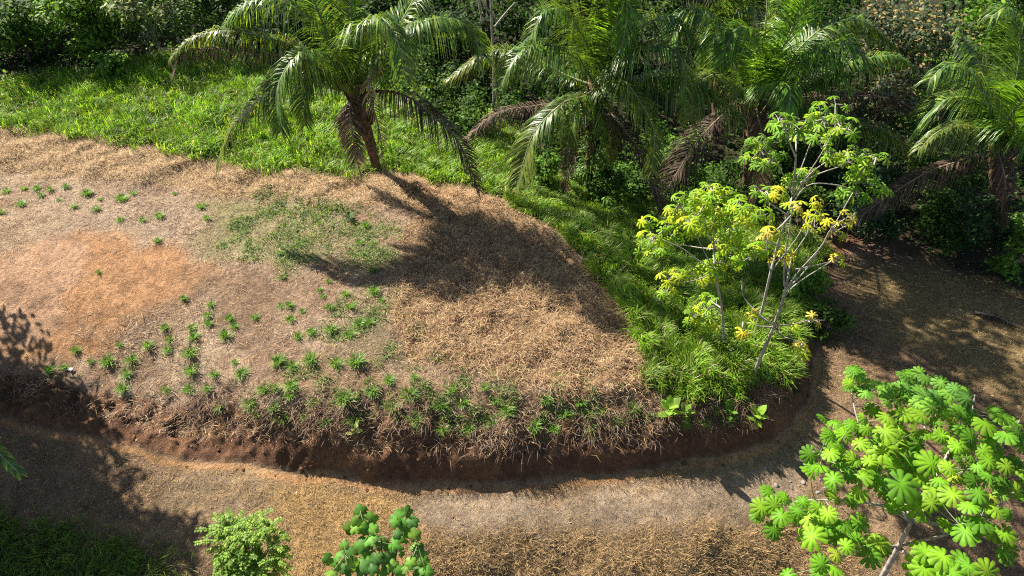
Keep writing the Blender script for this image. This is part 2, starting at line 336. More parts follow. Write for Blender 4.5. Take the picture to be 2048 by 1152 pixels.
gf = np.stack([a, a + 1, a + nx + 1, a + nx], 1); cx, cy = fx[gf].mean(1), fy[gf].mean(1); cs = bank_s(cx, cy)
wid = 1.75 + 2.0 * sstep(-cx, 6.5, 11)
isbank = (cs > 0) & (cs < wid * .92) & (cx < 9.9) & (cx > -9.5) & (cy < 17)
vz = zone('verge', cx, cy, .01, .4)
isroad = (cs <= 0) & (cy > 6.0) & (cy < 19) & (cx < 13) & (cx > -13) & (vz < .5) & (zone('rightland', cx, cy, .01, .5) < .5) & (zone('shade_grass', cx, cy, .01, .3) < .5)
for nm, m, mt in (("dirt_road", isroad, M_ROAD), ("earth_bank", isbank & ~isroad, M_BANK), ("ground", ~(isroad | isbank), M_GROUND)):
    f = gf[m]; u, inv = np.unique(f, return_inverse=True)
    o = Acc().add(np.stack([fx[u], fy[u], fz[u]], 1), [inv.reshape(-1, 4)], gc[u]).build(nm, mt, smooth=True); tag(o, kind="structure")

# ------------------------------------------------------------------ scattered ground cover
def scatter(n, x0, x1, y0, y1, dens, far_bias=False):
    x = RNG.uniform(x0, x1, n); y = RNG.uniform(y0, y1, n)
    k = RNG.random(n) < dens(x, y); x, y = x[k], y[k]
    return np.stack([x, y, height(x, y)], 1)
STRAW = [(.5, .35, .18), (.42, .28, .145), (.32, .2, .11), (.6, .46, .27), (.25, .165, .115), (.36, .25, .17), (.52, .42, .29), (.3, .21, .165)]
def dry_dens(x, y):
    s = bank_s(x, y); on = (s > .5)
    d = .34 * on * (.4 + 1.2 * sstep(fbm(x, y, 1.3, 61, 4), -.1, .25)); d = d + zone('thatch', x, y) * .7 + zone('shoulder', x, y) * (.3 + .7 * sstep(fbm(x, y, .5, 62, 3), -.12, .12))
    d *= (1 - .93 * zone('soil', x, y, .9)); d *= 1 - .6 * zone('brown', x, y, 1)
    d *= (1 - zone('meadow', x, y, .25, .6)) * (1 - zone('slope', x, y, .3)) * (1 - .97 * zone('forest', x, y, 1)); return d
a = Acc()
P = scatter(700000, -25, 13, 8.5, 27, dry_dens); n = len(P)
shq = zone('shoulder', P[:, 0], P[:, 1]) > .5
blades(a, P + (0, 0, .005), np.where(shq, RNG.normal(-1.2, .9, n) + 2.5 * fbm(P[:, 0], P[:, 1], .7, 48, 2), RNG.uniform(0, 6.283, n)), RNG.normal(1.3, .22, n), RNG.uniform(.08, .28, n), RNG.uniform(.005, .011, n), RNG.normal(.2, .3, n), mixcol(STRAW, n) * (1 + .25 * zone('thatch', P[:, 0], P[:, 1])[:, None]) * np.where(shq[:, None], (.95, .86, .8), (1, 1, 1)))
th = np.where(zone('thatch', P[:, 0], P[:, 1]) + zone('shoulder', P[:, 0], P[:, 1]) > .5)[0]; th = th[RNG.random(len(th)) < .5]; n = len(th)
blades(a, P[th], RNG.uniform(0, 6.283, n), RNG.normal(.9, .35, n), RNG.uniform(.12, .34, n), RNG.uniform(.005, .01, n), RNG.normal(.7, .3, n), mixcol(STRAW[:4], n) * 1.1)
tag(a.build("dry_grass", M_STRAW), "dry tan mown grass lying over the cleared mound", "dry grass", kind="stuff")
a = Acc()                                                    # dead stems and roots over the lip of the cut
P = scatter(260000, -10, 11, 9, 18, lambda x, y: np.clip(1 - np.abs(bank_s(x, y) - 1.2 + .25 * (x > -2)) / (.5 + .12 * (x > -2)), 0, 1) * (.08 + .6 * sstep(fbm(x, y, .7, 63, 3), -.02, .14)) * (x < 9.8) * (y < 17)); n = len(P)
blades(a, P, RNG.normal(4.7, 1.1, n), RNG.normal(1.25, .4, n), RNG.uniform(.15, .55, n), RNG.uniform(.006, .014, n), RNG.normal(.8, .5, n), mixcol([(.25, .17, .12), (.2, .135, .1), (.33, .22, .12), (.16, .1, .065)], n))
tag(a.build("dry_roots", M_STRAW), "grey brown dead stems and roots hanging over the cut bank", "dead stems", kind="stuff")
a = Acc()
P = scatter(420000, -13, 16, 5.8, 17, lambda x, y: (bank_s(x, y) < -.15) * (.25 + .3 * sstep(fbm(x, y, .9, 65, 3), -.05, .2) + .75 * zone('verge', x, y) + .35 * zone('rightland', x, y) + .25 * zone('tan', x, y)) * (1 - .8 * zone('grey', x, y))); n = len(P)
vg = zone('verge', P[:, 0], P[:, 1])
blades(a, P, RNG.uniform(0, 6.283, n), RNG.normal(1.25 - .45 * vg, .25, n), RNG.uniform(.06, .18, n) * (1 + .25 * vg), RNG.uniform(.004, .009, n) * (1 + .2 * vg), RNG.normal(.3, .3, n), mixcol([(.38, .26, .12), (.28, .19, .09), (.45, .31, .14), (.22, .15, .09)], n))
tag(a.build("dry_stubble", M_STRAW), "short dry stubble over the dirt road and its lower verge", "stubble", kind="stuff")

GREEN = [(.17, .32, .02), (.21, .37, .022), (.26, .42, .03), (.33, .43, .07), (.12, .24, .025)]
a = Acc()
P = scatter(300000, -24, 3, 17, 31, lambda x, y: zone('meadow', x, y, .7, 1.1) * (.45 + .55 * sstep(fbm(x, y, 1.2, 51, 3), -.2, .1))); n = len(P)
cl = fbm(P[:, 0], P[:, 1], .9, 53, 3); az = 6.283 * vnoise(P[:, 0] / .55, P[:, 1] / .55, 9) * 2 + RNG.normal(0, .7, n)
blades(a, P, az, RNG.normal(.45, .25, n), RNG.uniform(.25, .6, n) * (1 + cl * .9), RNG.uniform(.016, .03, n), RNG.normal(.75, .3, n), np.where(RNG.random((n, 1)) < .06, mixcol(STRAW, n), mixcol(GREEN, n, .2)) * (1 + cl[:, None] * .7))
tag(a.build("meadow_grass", M_GRASS), "tall bright green meadow grass in front of the forest", "grass", kind="stuff")
a = Acc()
P = scatter(340000, -2.5, 13, 11, 24, lambda x, y: zone('slope', x, y, .25, .6) * (bank_s(x, y) > .55) * (.4 + .6 * sstep(fbm(x, y, .9, 55, 3), -.2, .1))); n = len(P)
cl = fbm(P[:, 0], P[:, 1], .8, 57, 3); az = 6.283 * vnoise(P[:, 0] / .6, P[:, 1] / .6, 19) * 2 + RNG.normal(0, .6, n)
blades(a, P, az, RNG.normal(.55, .28, n), RNG.uniform(.22, .56, n) * (1 + cl * .9), RNG.uniform(.013, .026, n), RNG.normal(.9, .3, n), np.where(RNG.random((n, 1)) < .08, mixcol(STRAW, n), mixcol(GREEN, n, .2)) * (.92 + cl[:, None] * .6))
tag(a.build("slope_grass", M_GRASS), "long arching green grass on the far slope of the mound", "grass", kind="stuff")
a = Acc()
P = scatter(260000, -9, 3, 10, 22, lambda x, y: zone('turf', x, y, 1.0, 1.3, .9) * sstep(fbm(x, y, .4, 59, 3), -.2, .3) + .55 * zone('turf_low', x, y, .9, 2.0) * sstep(fbm(x, y, .4, 56, 3), -.1, .15) + .75 * zone('weeds', x, y, 1) * sstep(fbm(x, y, .4, 58, 3), -.02, .12)); n = len(P)
blades(a, P, RNG.uniform(0, 6.283, n), RNG.normal(.8, .35, n), RNG.uniform(.06, .16, n), RNG.uniform(.01, .022, n), RNG.normal(.5, .3, n), mixcol([(.16, .26, .06), (.21, .31, .07), (.13, .23, .065), (.25, .3, .1)], n))
tag(a.build("low_turf", M_GRASS), "thin low green turf and weeds in patches on the mound", "turf", kind="stuff")
a = Acc()
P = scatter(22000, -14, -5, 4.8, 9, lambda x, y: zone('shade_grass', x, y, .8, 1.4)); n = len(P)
blades(a, P, 6.283 * vnoise(P[:, 0] / .5, P[:, 1] / .5, 29) * 2 + RNG.normal(0, .7, n), RNG.normal(.6, .25, n), RNG.uniform(.2, .5, n), RNG.uniform(.01, .018, n), RNG.normal(.9, .3, n), mixcol(GREEN, n, .2) * .6)  # greens scaled down, tree shade put into the blade colour
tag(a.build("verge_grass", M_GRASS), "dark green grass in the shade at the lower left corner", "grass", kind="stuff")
def leaf_scatter(acc, P, up, size, cols, tilt=.6):
    n = len(P); Nv = norm(np.array((0, 0, 1.0)) + RNG.normal(size=(n, 3)) * tilt); X, Y, Z = frames(Nv, RNG.uniform(0, 6.283, n))
    return stamp(acc, LEAF_V, LEAF_F, P + np.stack([np.zeros(n)] * 2 + [RNG.random(n) ** 1.2 * up], 1), X, Y, Z, RNG.uniform(.7, 1.3, n) * size, mixcol(cols, n, .22))
LEAFG = [(.06, .13, .03), (.08, .17, .03), (.1, .2, .035), (.05, .1, .03), (.12, .22, .04)]
a = Acc()
P = scatter(70000, -26, 28, 15, 44, lambda x, y: zone('forest', x, y, .6) * (.35 + .65 * sstep(fbm(x, y, 1.6, 67, 3), -.1, .1)) * (1 - .8 * (y > 33)) * (1 - .6 * sstep(x, 10, 12) * (y < 18.5))); leaf_scatter(a, P, .2 + 1.3 * np.clip(fbm(P[:, 0], P[:, 1], 1.8, 69, 3) + .3, 0, 1), .17, LEAFG)
P = scatter(26000, 0, 8.5, 17, 24, lambda x, y: zone('forest', x, y, 2.4, 1.8) * .9); leaf_scatter(a, P, .3 + 1.0 * np.clip(fbm(P[:, 0], P[:, 1], 1.2, 69, 3) + .35, 0, 1), .15, LEAFG[1:3] + [(.15, .27, .05)])
tag(a.build("undergrowth", M_LEAF), "low leafy undergrowth covering the forest floor behind the palms", "undergrowth", kind="stuff")
a = Acc()
P = scatter(9000, -13, 17, 8, 19, lambda x, y: (bank_s(x, y) < -.1) * (.05 + .5 * zone('rightland', x, y, 2) + .3 * (x > 9.3) + .25 * (x < -8.5))); leaf_scatter(a, P, .02, .07, [(.3, .2, .1), (.22, .13, .07), (.42, .34, .2), (.35, .3, .08)], .3)
tag(a.build("leaf_litter", M_STRAW), "fallen brown leaves on the shaded track", "leaf litter", kind="stuff")

# ------------------------------------------------------------------ grass tufts on the mound, each its own
ORD = "first second third fourth fifth sixth seventh eighth ninth tenth eleventh twelfth thirteenth fourteenth fifteenth sixteenth seventeenth eighteenth nineteenth twentieth".split()
def tuft_mesh(k):
    a = Acc(); n = 120 + 20 * (k % 3); r = np.abs(RNG.normal(0, .09, n)); th_ = RNG.uniform(0, 6.283, n)
    P = np.stack([r * np.cos(th_), r * np.sin(th_), np.full(n, -.03)], 1)
    blades(a, P, th_ + RNG.normal(0, .5, n), np.clip(RNG.normal(.55, .35, n), 0, 1.4), RNG.uniform(.2, .42, n), RNG.uniform(.012, .024, n), RNG.normal(.75, .25, n), mixcol([(.15, .3, .045), (.19, .37, .05), (.12, .26, .055), (.25, .4, .08)], n, .18))
    nd = 16; blades(a, P[:nd], RNG.uniform(0, 6.283, nd), RNG.normal(1.2, .2, nd), RNG.uniform(.15, .35, nd), RNG.uniform(.01, .02, nd), RNG.normal(.4, .2, nd), mixcol(STRAW, nd))
    o = a.build("grass_tuft", M_GRASS); me = o.data; bpy.data.objects.remove(o); return me
TM = [tuft_mesh(k) for k in range(8)]
ROWS = [   # description of the row, its tufts from left to right (u, v, size)
 ("in the top row below the dry thatch", [(14,376,1.2),(50,371,.9),(75,371,1.2),(100,372,1),(132,366,1.1),(175,381,1.5),(201,392,.8),(245,392,1.6),(267,381,.9)]),
 ("in the scattered row above the bare soil", [(3,418,1),(43,402,1.2),(83,383,1.1),(118,393,.7),(149,407,.9),(194,411,1.1),(240,433,1.1),(286,433,1),(321,426,1.2),(350,380,.6)]),
 ("around the edge of the bare orange soil", [(198,537,.7),(316,475,1),(405,407,1.4),(415,430,1),(368,590,.9)]),
 ("beside the low turf patch under the palm shadow", [(567,548,.7),(657,555,.8),(719,478,1.1),(733,445,1.1),(747,480,1.1),(747,534,1.2),(560,500,.7),(640,440,.8)]),
 ("in the upper row of the mid slope", [(422,603,.9),(460,630,1),(512,628,.9),(561,605,.9),(580,604,1.1),(605,615,.7),(640,574,.8),(660,608,1.1),(692,582,.9),(702,608,1.2),(749,577,1.3),(763,594,.9)]),
 ("in the second row of the mid slope", [(330,649,1.1),(384,649,1),(418,623,1),(418,640,1.1),(469,645,1),(582,632,1.1),(624,657,1.2),(662,652,1.5),(646,586,.7),(719,640,1.3),(740,640,1.1)]),
 ("in the third row of the mid slope", [(153,694,1),(241,683,.8),(297,685,1.2),(337,692,1.1),(340,673,1.1),(389,668,1.2),(451,666,1.4),(382,701,1.6),(596,667,1.1),(700,662,1.2)]),
 ("in the left row above the shaded slope", [(101,735,1.2),(130,728,1),(182,716,.8),(217,718,1.7),(264,713,1.6),(255,741,1.3),(247,771,1.5),(334,773,1)]),
 ("in the fourth row of the mid slope", [(384,735,1.6),(430,742,1.2),(484,741,1.5),(470,718,.8),(558,718,1.7),(586,726,1.4),(622,714,1.7),(672,721,1.4),(712,719,1.7),(778,753,1.2),(829,747,.9)]),
 ("in the next row below the mid slope", [(379,771,1.4),(417,771,1.3),(440,806,1.2),(528,773,1.3),(551,771,1),(584,765,1.3),(582,785,1),(629,798,1.3),(689,792,1.4),(705,792,.9),(746,778,1.4),(820,782,1.5),(905,773,1),(970,769,1)]),
 ("in the row just above the bank lip", [(503,800,1.3),(517,818,1.2),(548,810,1),(785,808,1.2),(801,824,1.1),(880,806,1.2),(927,800,1.1),(990,796,1),(1014,814,1.2),(1092,794,.9),(1128,822,1.1),(1159,798,1),(1175,822,1.1),(1202,816,1),(1265,812,1.2)]),
 ("hanging along the lip of the cut bank", [(566,829,1.2),(613,824,1),(652,833,1),(711,833,1.3),(833,833,1.2),(886,853,1.3),(938,851,1.1),(982,835,1.4),(1069,845,1.2),(1108,851,.9),(1179,847,1.1),(1230,835,1.2),(1292,826,1.1),(1370,842,1),(1406,837,1.1),(1426,814,1.1),(1457,833,1.2)]),
]
k = 0
for desc, row in ROWS:
    for i, (u, v, s) in enumerate(sorted(row)):
        p = ground_px(u, v + 8, height); o = bpy.data.objects.new("grass_tuft", TM[k % 8]); COL.objects.link(o); k += 1
        o.location = (p[0], p[1], p[2]); o.rotation_euler = (RNG.normal(0, .1), RNG.normal(0, .1), RNG.uniform(0, 6.283)); sc = s * (.5 if v < 780 else .6) * RNG.uniform(.92, 1.08); o.scale = (sc, sc, sc * RNG.uniform(.85, 1.1))
        sz = "large" if s > 1.35 else ("small" if s < 1.0 else "medium")
        tag(o, f"{sz} green grass tuft, {ORD[i]} from left {desc}", "grass tuft", "grass tufts on the mound")

# ------------------------------------------------------------------ palms
PG = [(.085, .18, .035), (.11, .22, .04), (.16, .26, .04), (.07, .145, .045), (.19, .27, .055)]; PY = [(.16, .19, .035), (.2, .21, .05), (.1, .16, .03)]; PD = [(.13, .09, .065), (.1, .07, .05), (.18, .13, .09), (.08, .055, .04)]
PSUN = [(.11, .24, .025), (.16, .3, .035), (.08, .19, .03)]  # greens for sunlit fronds, the sun's brightness put into the colour
def frond(root, org, ctrl, kind='g', L=1.15, dens=1.0, name=None):
    C = catmull(ctrl, 60); seg = np.linalg.norm(np.diff(C, axis=0), axis=1); ln = seg.sum(); arc = np.concatenate([[0], np.cumsum(seg)]) / ln
    m = int(21 * ln * dens) + 24; s = np.linspace(.1, .995, m); a = Acc(); dead = kind in 'dx'
    cols = {'g': PG, 'y': PG + PY, 'd': PD, 's': PSUN, 'x': [(.42, .36, .14), (.35, .32, .12), (.3, .2, .1)]}[kind]
    for side in (-1, 1):
        ss = np.clip(s + RNG.normal(0, .004, m), 0, 1); P = np.stack([np.interp(ss, arc, C[:, i]) for i in range(3)], 1)
        T = np.stack([np.interp(ss, arc, norm(np.gradient(C, axis=0))[:, i]) for i in range(3)], 1); T = norm(T)
        S = norm(np.cross(T, np.array((0, 0, 1.0)) + .001)) * side; N = np.cross(S * side, T)
        l = 1.3 * L * (np.interp(ss, [0, .15, .4, .7, 1], [.45, .75, 1, .85, .3])) * RNG.uniform(.85, 1.1, m); l = l[:, None]
        fw = np.interp(ss, [0, 1], [.3, 1.1])[:, None] + RNG.normal(0, .07, (m, 1))
        hg = np.clip(1.15 - np.abs(T[:, 2:3]) * 1.1, .15, 1) * (.9 if kind == 's' else 1.1)      # leaflets hang like a curtain where the midrib lies flat
        d = norm(S * (.95 - .5 * hg) + T * fw * (1 - .35 * hg) + N * RNG.normal(.2, .1, (m, 1)) + RNG.normal(0, .05, (m, 3)))
        g = np.array((0, 0, -1.0)); dr = hg * RNG.uniform(.75, 1.3, (m, 1))
        e = norm(d + g * dr * 1.3); e2 = norm(d + g * dr * 4.0)
        p1 = P + d * l * .22; p2 = p1 + e * l * .36; p3 = p2 + e2 * l * .42
        W = (.042 if not dead else .032) * RNG.uniform(.8, 1.2, (m, 1)); wv = norm(np.cross(d, N) + .0001)
        wv2 = norm(wv + N * RNG.normal(0, .4, (m, 1)))
        V = np.stack([P - wv * W * .3, P + wv * W * .3, p1 + wv * W * .5, p1 - wv * W * .5, p2 + wv2 * W * .4, p2 - wv2 * W * .4, p3], 1).reshape(-1, 3); b = np.arange(m)[:, None] * 7
        cc = mixcol(cols, m, .3)
        if kind == 'y': q = sstep(ss, .3, .9)[:, None] * .7; cc = cc * (1 - q) + mixcol(PY, m) * q
        a.add(V, [b + np.array((0, 1, 2, 3)), b + np.array((3, 2, 4, 5)), b + np.array((5, 4, 6))], np.repeat(cc, 7, 0) * np.tile(np.array((.9, .9, 1, 1, 1, 1, 1.1)), m)[:, None])
    o = a.build(name or ("dead_frond" if dead else "frond"), M_DEAD if dead else M_FROND, root, origin=org)
    rb = Acc(); tube(rb, C, np.interp(np.linspace(0, 1, 60), [0, .2, 1], [.06, .042, .012]), 5)
    rb.build("midrib", M_DRYRIB if dead else M_MIDRIB, o, smooth=True, origin=org)
    return o
def palm(base_px, crown_px, fr, label, r0=.15, r1=.21, dlean=-.2, base=None, fern=False):
    b = ground_px(*base_px, f=height) if base is None else np.array((base[0], base[1], gz(*base))); cr = at_y(*crown_px, b[1] + dlean) if len(crown_px) == 2 else np.array(crown_px)
    root = thing("palm_tree", b, label, "palm tree", "palms at the forest edge"); a = Acc()
    C = catmull([b - (0, 0, .3), b * .65 + cr * .35 + (0, 0, -.05), cr], 26); rad = np.interp(np.linspace(0, 1, 26), [0, .15, .45, .75, 1], [r0 * 1.25, r0, r0 * 1.15, r1, r1 * .9]) * (1 + .1 * np.sin(np.arange(26) * 2.6))
    tube(a, C, rad, 10, jit=.05)
    for i in range(34):                                       # old leaf bases around the top of the trunk
        t = RNG.uniform(.45, 1); p = b + (cr - b) * t; az = RNG.uniform(0, 6.283); h = np.array((math.cos(az), math.sin(az), 0))
        tube(a, [p + h * r1 * .6, p + h * (r1 + .1) + (0, 0, .18), p + h * (r1 + .2) + (0, 0, .3 + .2 * t)], [.07, .055, .02], 5)
    a.build("trunk", M_PALMBARK, root, smooth=False, origin=b)
    if fern:                                                  # ferns growing on the trunk
        f = Acc(); n = 500; t = RNG.uniform(.15, .95, n); az = RNG.uniform(0, 6.283, n)
        blades(f, b + (cr - b) * t[:, None] + np.stack([np.cos(az), np.sin(az), 0 * az], 1) * .2, az, RNG.normal(1.4, .3, n), RNG.uniform(.3, .75, n), RNG.uniform(.03, .06, n), RNG.normal(1.1, .3, n), mixcol([(.1, .2, .03), (.16, .27, .04)], n)); f.build("fern", M_GRASS, root, origin=b)
    for it in fr:
        pts, kind = it[0], it[1]; kw = it[2] if len(it) > 2 else {}
        q = [cr + np.array((0, 0, -.1))] + [at_y(u, v if v > -30 else v * 1.9, cr[1] + dy) for u, v, dy in pts]
        frond(root, b, q, kind, **kw)
    return root, b, cr
palm((755,338), (712,190), [
 ([(640,62,-.2),(552,0,-.5),(475,22,-.7),(436,75,-.9)], 'g', {'L':1.35}),
 ([(600,100,-.4),(540,78,-.8),(451,62,-1.2),(380,80,-1.4),(345,112,-1.6)], 'y', {'L':1.1}),
 ([(600,132,-.6),(520,106,-1),(434,98,-1.3),(365,108,-1.6),(345,155,-1.8)], 'd', {'L':.7}),
 ([(677,132,-.7),(632,106,-1.4),(587,118,-2),(555,180,-2.4),(562,262,-2.6)], 'g', {'L':1.2}),
 ([(640,140,-.9),(580,135,-1.6),(517,198,-2.2),(466,255,-2.5),(436,328,-2.7)], 'y', {'L':1.0}),
 ([(764,182,-.9),(820,196,-1.7),(868,234,-2.2),(920,288,-2.5),(958,380,-2.7)], 'd', {'L':.95}),
 ([(755,110,-.5),(802,66,-.9),(851,42,-1.3),(899,38,-1.6),(942,60,-1.8),(966,118,-2)], 'g', {'L':1.4}),
 ([(725,80,-.8),(750,36,-1.6),(780,52,-2.2),(800,98,-2.5),(811,155,-2.7)], 'g', {'L':1.1}),
 ([(770,100,.2),(805,40,.5),(840,-20,.7),(890,-40,.9)], 'g'),
 ([(660,80,.3),(620,-20,.6),(580,-80,.8),(520,-100,1)], 'g'),
 ([(705,90,.4),(700,-40,.7),(695,-150,.9)], 'g'), 
 ([(660,150,-.5),(625,150,-1.1),(605,190,-1.5),(610,250,-1.7)], 'g', {'L':.9}),
 ([(755,136,-1),(738,165,-1.7),(743,201,-1.9),(760,267,-2),(768,342,-2)], 'x', {'L':.45,'dens':.3}),
 ([(700,215,-.5),(704,260,-.8),(712,312,-.9),(722,356,-.9)], 'd', {'L':.5}), ([(695,215,-.3),(688,240,-.5),(690,290,-.6)], 'd', {'L':.5})],
 "leftmost big palm, leaning trunk and one brown frond drooping onto mown grass")
palm((1176,388), (1192,168), [
 ([(1178,110,-.3),(1160,65,-.6),(1124,22,-.9),(1085,28,-1.2),(1058,80,-1.4)], 'g', {'L':1.2}),
 ([(1165,132,-.6),(1140,108,-1.1),(1086,88,-1.6),(1035,110,-2),(997,175,-2.2)], 'g', {'L':1.35}),
 ([(1196,100,.1),(1193,0,.2),(1185,-130,.3)], 'g', {'L':1.0}), ([(1205,100,.2),(1215,-20,.4),(1250,-120,.5)], 'g'),
 ([(1212,120,-.4),(1224,70,-.8),(1244,10,-1.1),(1258,20,-1.3),(1240,110,-1.5)], 's', {'L':.9}),
 ([(1226,135,-.5),(1281,98,-1.1),(1330,93,-1.5),(1362,118,-1.8),(1370,200,-2)], 'g', {'L':1.25}),
 ([(1170,192,-.6),(1124,208,-1.4),(1071,262,-1.9),(1048,322,-2.2),(1033,374,-2.4)], 'y', {'L':1.15}),
 ([(1212,180,-.7),(1246,162,-1.4),(1285,212,-2),(1308,267,-2.3),(1304,342,-2.5)], 'y', {'L':.9}),
 ([(1212,215,-.6),(1246,256,-1.2),(1285,313,-1.6),(1311,378,-1.9),(1319,420,-2)], 'd', {'L':.75}),
 ([(1240,170,-.3),(1310,155,-.6),(1376,160,-1),(1433,196,-1.3),(1490,240,-1.6)], 'g', {'L':1.3}),
 ([(1140,200,-.2),(1071,212,-.5),(994,226,-.9),(930,278,-1.2)], 'd', {'L':.9}),
 ([(1130,150,.5),(1060,112,1),(980,104,1.2),(895,160,1)], 'y', {'L':1.2}),
 ([(1230,120,-.2),(1290,50,-.4),(1350,42,-.6),(1402,100,-.8)], 'g', {'L':1.2}), ([(1175,90,.8),(1140,-20,1.4),(1080,-70,1.8)], 'g'),
 ([(1180,230,-.3),(1150,270,-.6),(1135,330,-.8),(1130,385,-.8)], 'd', {'L':.55}), ([(1200,210,-.6),(1215,250,-1),(1225,320,-1.2)], 'y', {'L':.7}), ([(1165,205,-.6),(1145,240,-1),(1135,290,-1.2)], 'y', {'L':.7})],
 "central palm with an upright frond and green ferns clothing its trunk", fern=True)
palm((1490,410), (1512,188), [
 ([(1525,100,.1),(1535,0,.2),(1540,-110,.3)], 'g', {'L':.9}), ([(1535,140,-.3),(1562,100,-.6),(1600,30,-.8),(1650,-50,-1)], 's', {'L':1.1}),
 ([(1555,170,-.5),(1608,130,-1),(1653,98,-1.4),(1700,88,-1.7),(1734,122,-1.9)], 's', {'L':1.3}),
 ([(1570,185,-.2),(1640,150,-.4),(1711,122,-.7),(1787,112,-.9),(1824,130,-1)], 'g', {'L':1.25}),
 ([(1540,178,-1),(1565,168,-1.9),(1580,180,-2.5),(1578,225,-2.9)], 's', {'L':.95}),
 ([(1480,150,-.2),(1450,80,-.3),(1420,30,-.4),(1370,20,-.6),(1330,60,-.7)], 'g', {'L':1.2}),
 ([(1550,120,.6),(1590,40,1.2),(1610,-40,1.6)], 's'),
 ([(1475,175,-.5),(1430,150,-1),(1395,175,-1.4),(1380,240,-1.6)], 'y', {'L':1.1}),
 ([(1480,210,-.6),(1440,235,-1.2),(1390,290,-1.6),(1340,370,-1.9),(1318,410,-2)], 'd', {'L':1.2}),
 ([(1515,230,-.7),(1525,280,-1.1),(1520,350,-1.3),(1500,420,-1.3)], 'd', {'L':.9}),
 ([(1550,160,-.6),(1600,110,-1.2),(1660,112,-1.7),(1700,180,-2)], 's', {'L':1.1}), ([(1522,120,-.3),(1500,62,-.6),(1468,62,-.9),(1440,130,-1.2)], 's'), ([(1560,140,.2),(1640,60,.4),(1720,42,.6),(1790,95,.8)], 'g', {'L':1.2}),
 ([(1560,205,-.6),(1640,225,-1.2),(1710,245,-1.6),(1768,262,-2),(1814,298,-2.2),(1830,345,-2.3)], 'y', {'L':1.1}),
 ([(1580,195,.3),(1684,192,.6),(1770,196,.7),(1840,222,.7)], 'd', {'L':1.0})],
 "third palm, brightest sunlit fronds, dead fronds skirting its trunk behind the thin trees")
palm((2000,478), (1992,292), [
 ([(2010,240,-.2),(2035,150,-.4),(2040,70,-.7),(2015,18,-1),(1980,36,-1.2)], 'g', {'L':1.2}),
 ([(1982,230,-.4),(1965,180,-.8),(1940,145,-1.1),(1893,132,-1.5),(1860,160,-1.7)], 'g', {'L':1.2}),
 ([(1965,262,-.6),(1913,250,-1.2),(1870,268,-1.6),(1838,300,-1.9)], 'y', {'L':1.0}),
 ([(2010,250,-.6),(2045,200,-1.2),(2090,170,-1.6),(2130,190,-1.8)], 's', {'L':1.3}), ([(2005,265,-.8),(2040,250,-1.6),(2080,270,-2.1),(2110,330,-2.3)], 's', {'L':1.2}),
 ([(2015,230,.3),(2060,120,.6),(2100,30,.8)], 'g'), ([(1980,215,.5),(1960,130,1.1),(1920,70,1.5)], 'g'), ([(1985,240,.2),(1930,195,.4),(1870,215,.6),(1825,280,.7)], 'g', {'L':1.2}),
 ([(1955,312,-.3),(1900,328,-.6),(1845,350,-.9),(1765,400,-1.2),(1700,450,-1.4)], 'd', {'L':.85}), ([(2000,320,-.6),(2010,370,-1),(2000,440,-1.1)], 'd', {'L':.9})],
 "rightmost palm at the frame edge, long brown frond sweeping left over the track")
palm((1440,300), (1440,120), [
 ([(1430,60,-.3),(1400,30,-.6),(1360,50,-.9),(1330,110,-1)], 'g'), ([(1450,60,-.3),(1475,20,-.6),(1510,20,-.9),(1530,70,-1)], 'g'), ([(1440,70,-.8),(1432,60,-1.5),(1425,110,-2),(1420,160,-2.1)], 'g'),
 ([(1460,100,-.8),(1490,90,-1.5),(1500,130,-2)], 'g'), ([(1445,40,.2),(1450,-40,.3)], 'g'), ([(1425,50,.4),(1390,-30,.8)], 'g'), ([(1465,60,.4),(1490,-30,.8)], 'g')],
 "small dim palm behind, half hidden between the central and third palms", base=(9.0, 27.0), r1=.2)
# palm just beyond the left edge: one frond tip reaches into view
b0 = (-14.4, 10.6); zc0 = gz(*b0)
root = thing("palm_tree", (*b0, zc0), "palm beyond the left edge, only one drooping frond tip showing", "palm tree", "palms at the forest edge"); o0 = np.array((*b0, zc0)); c0 = o0 + (0, 0, 4.2)
a = Acc(); tube(a, catmull([o0 - (0, 0, .3), o0 + (.1, 0, 2), c0], 20), .2, 9, jit=.08); a.build("trunk", M_PALMBARK, root, origin=o0)
tip = at_y(40, 948, 8.0); frond(root, o0, [c0, c0 * .6 + tip * .4 + (0, 0, .9), c0 * .25 + tip * .75 + (0, 0, .55), tip], 'g', L=.5)
for az, ln in ((155, 5.5), (190, 5.5), (215, 5.5), (240, 5), (265, 4.5), (175, 5), (290, 3.2)):
    h = np.array((math.cos(R(az)), math.sin(R(az)), 0)); frond(root, o0, [c0, c0 + h * ln * .3 + (0, 0, 1.2), c0 + h * ln * .7 + (0, 0, 1.2), c0 + h * ln + (0, 0, -.2)], 'g')

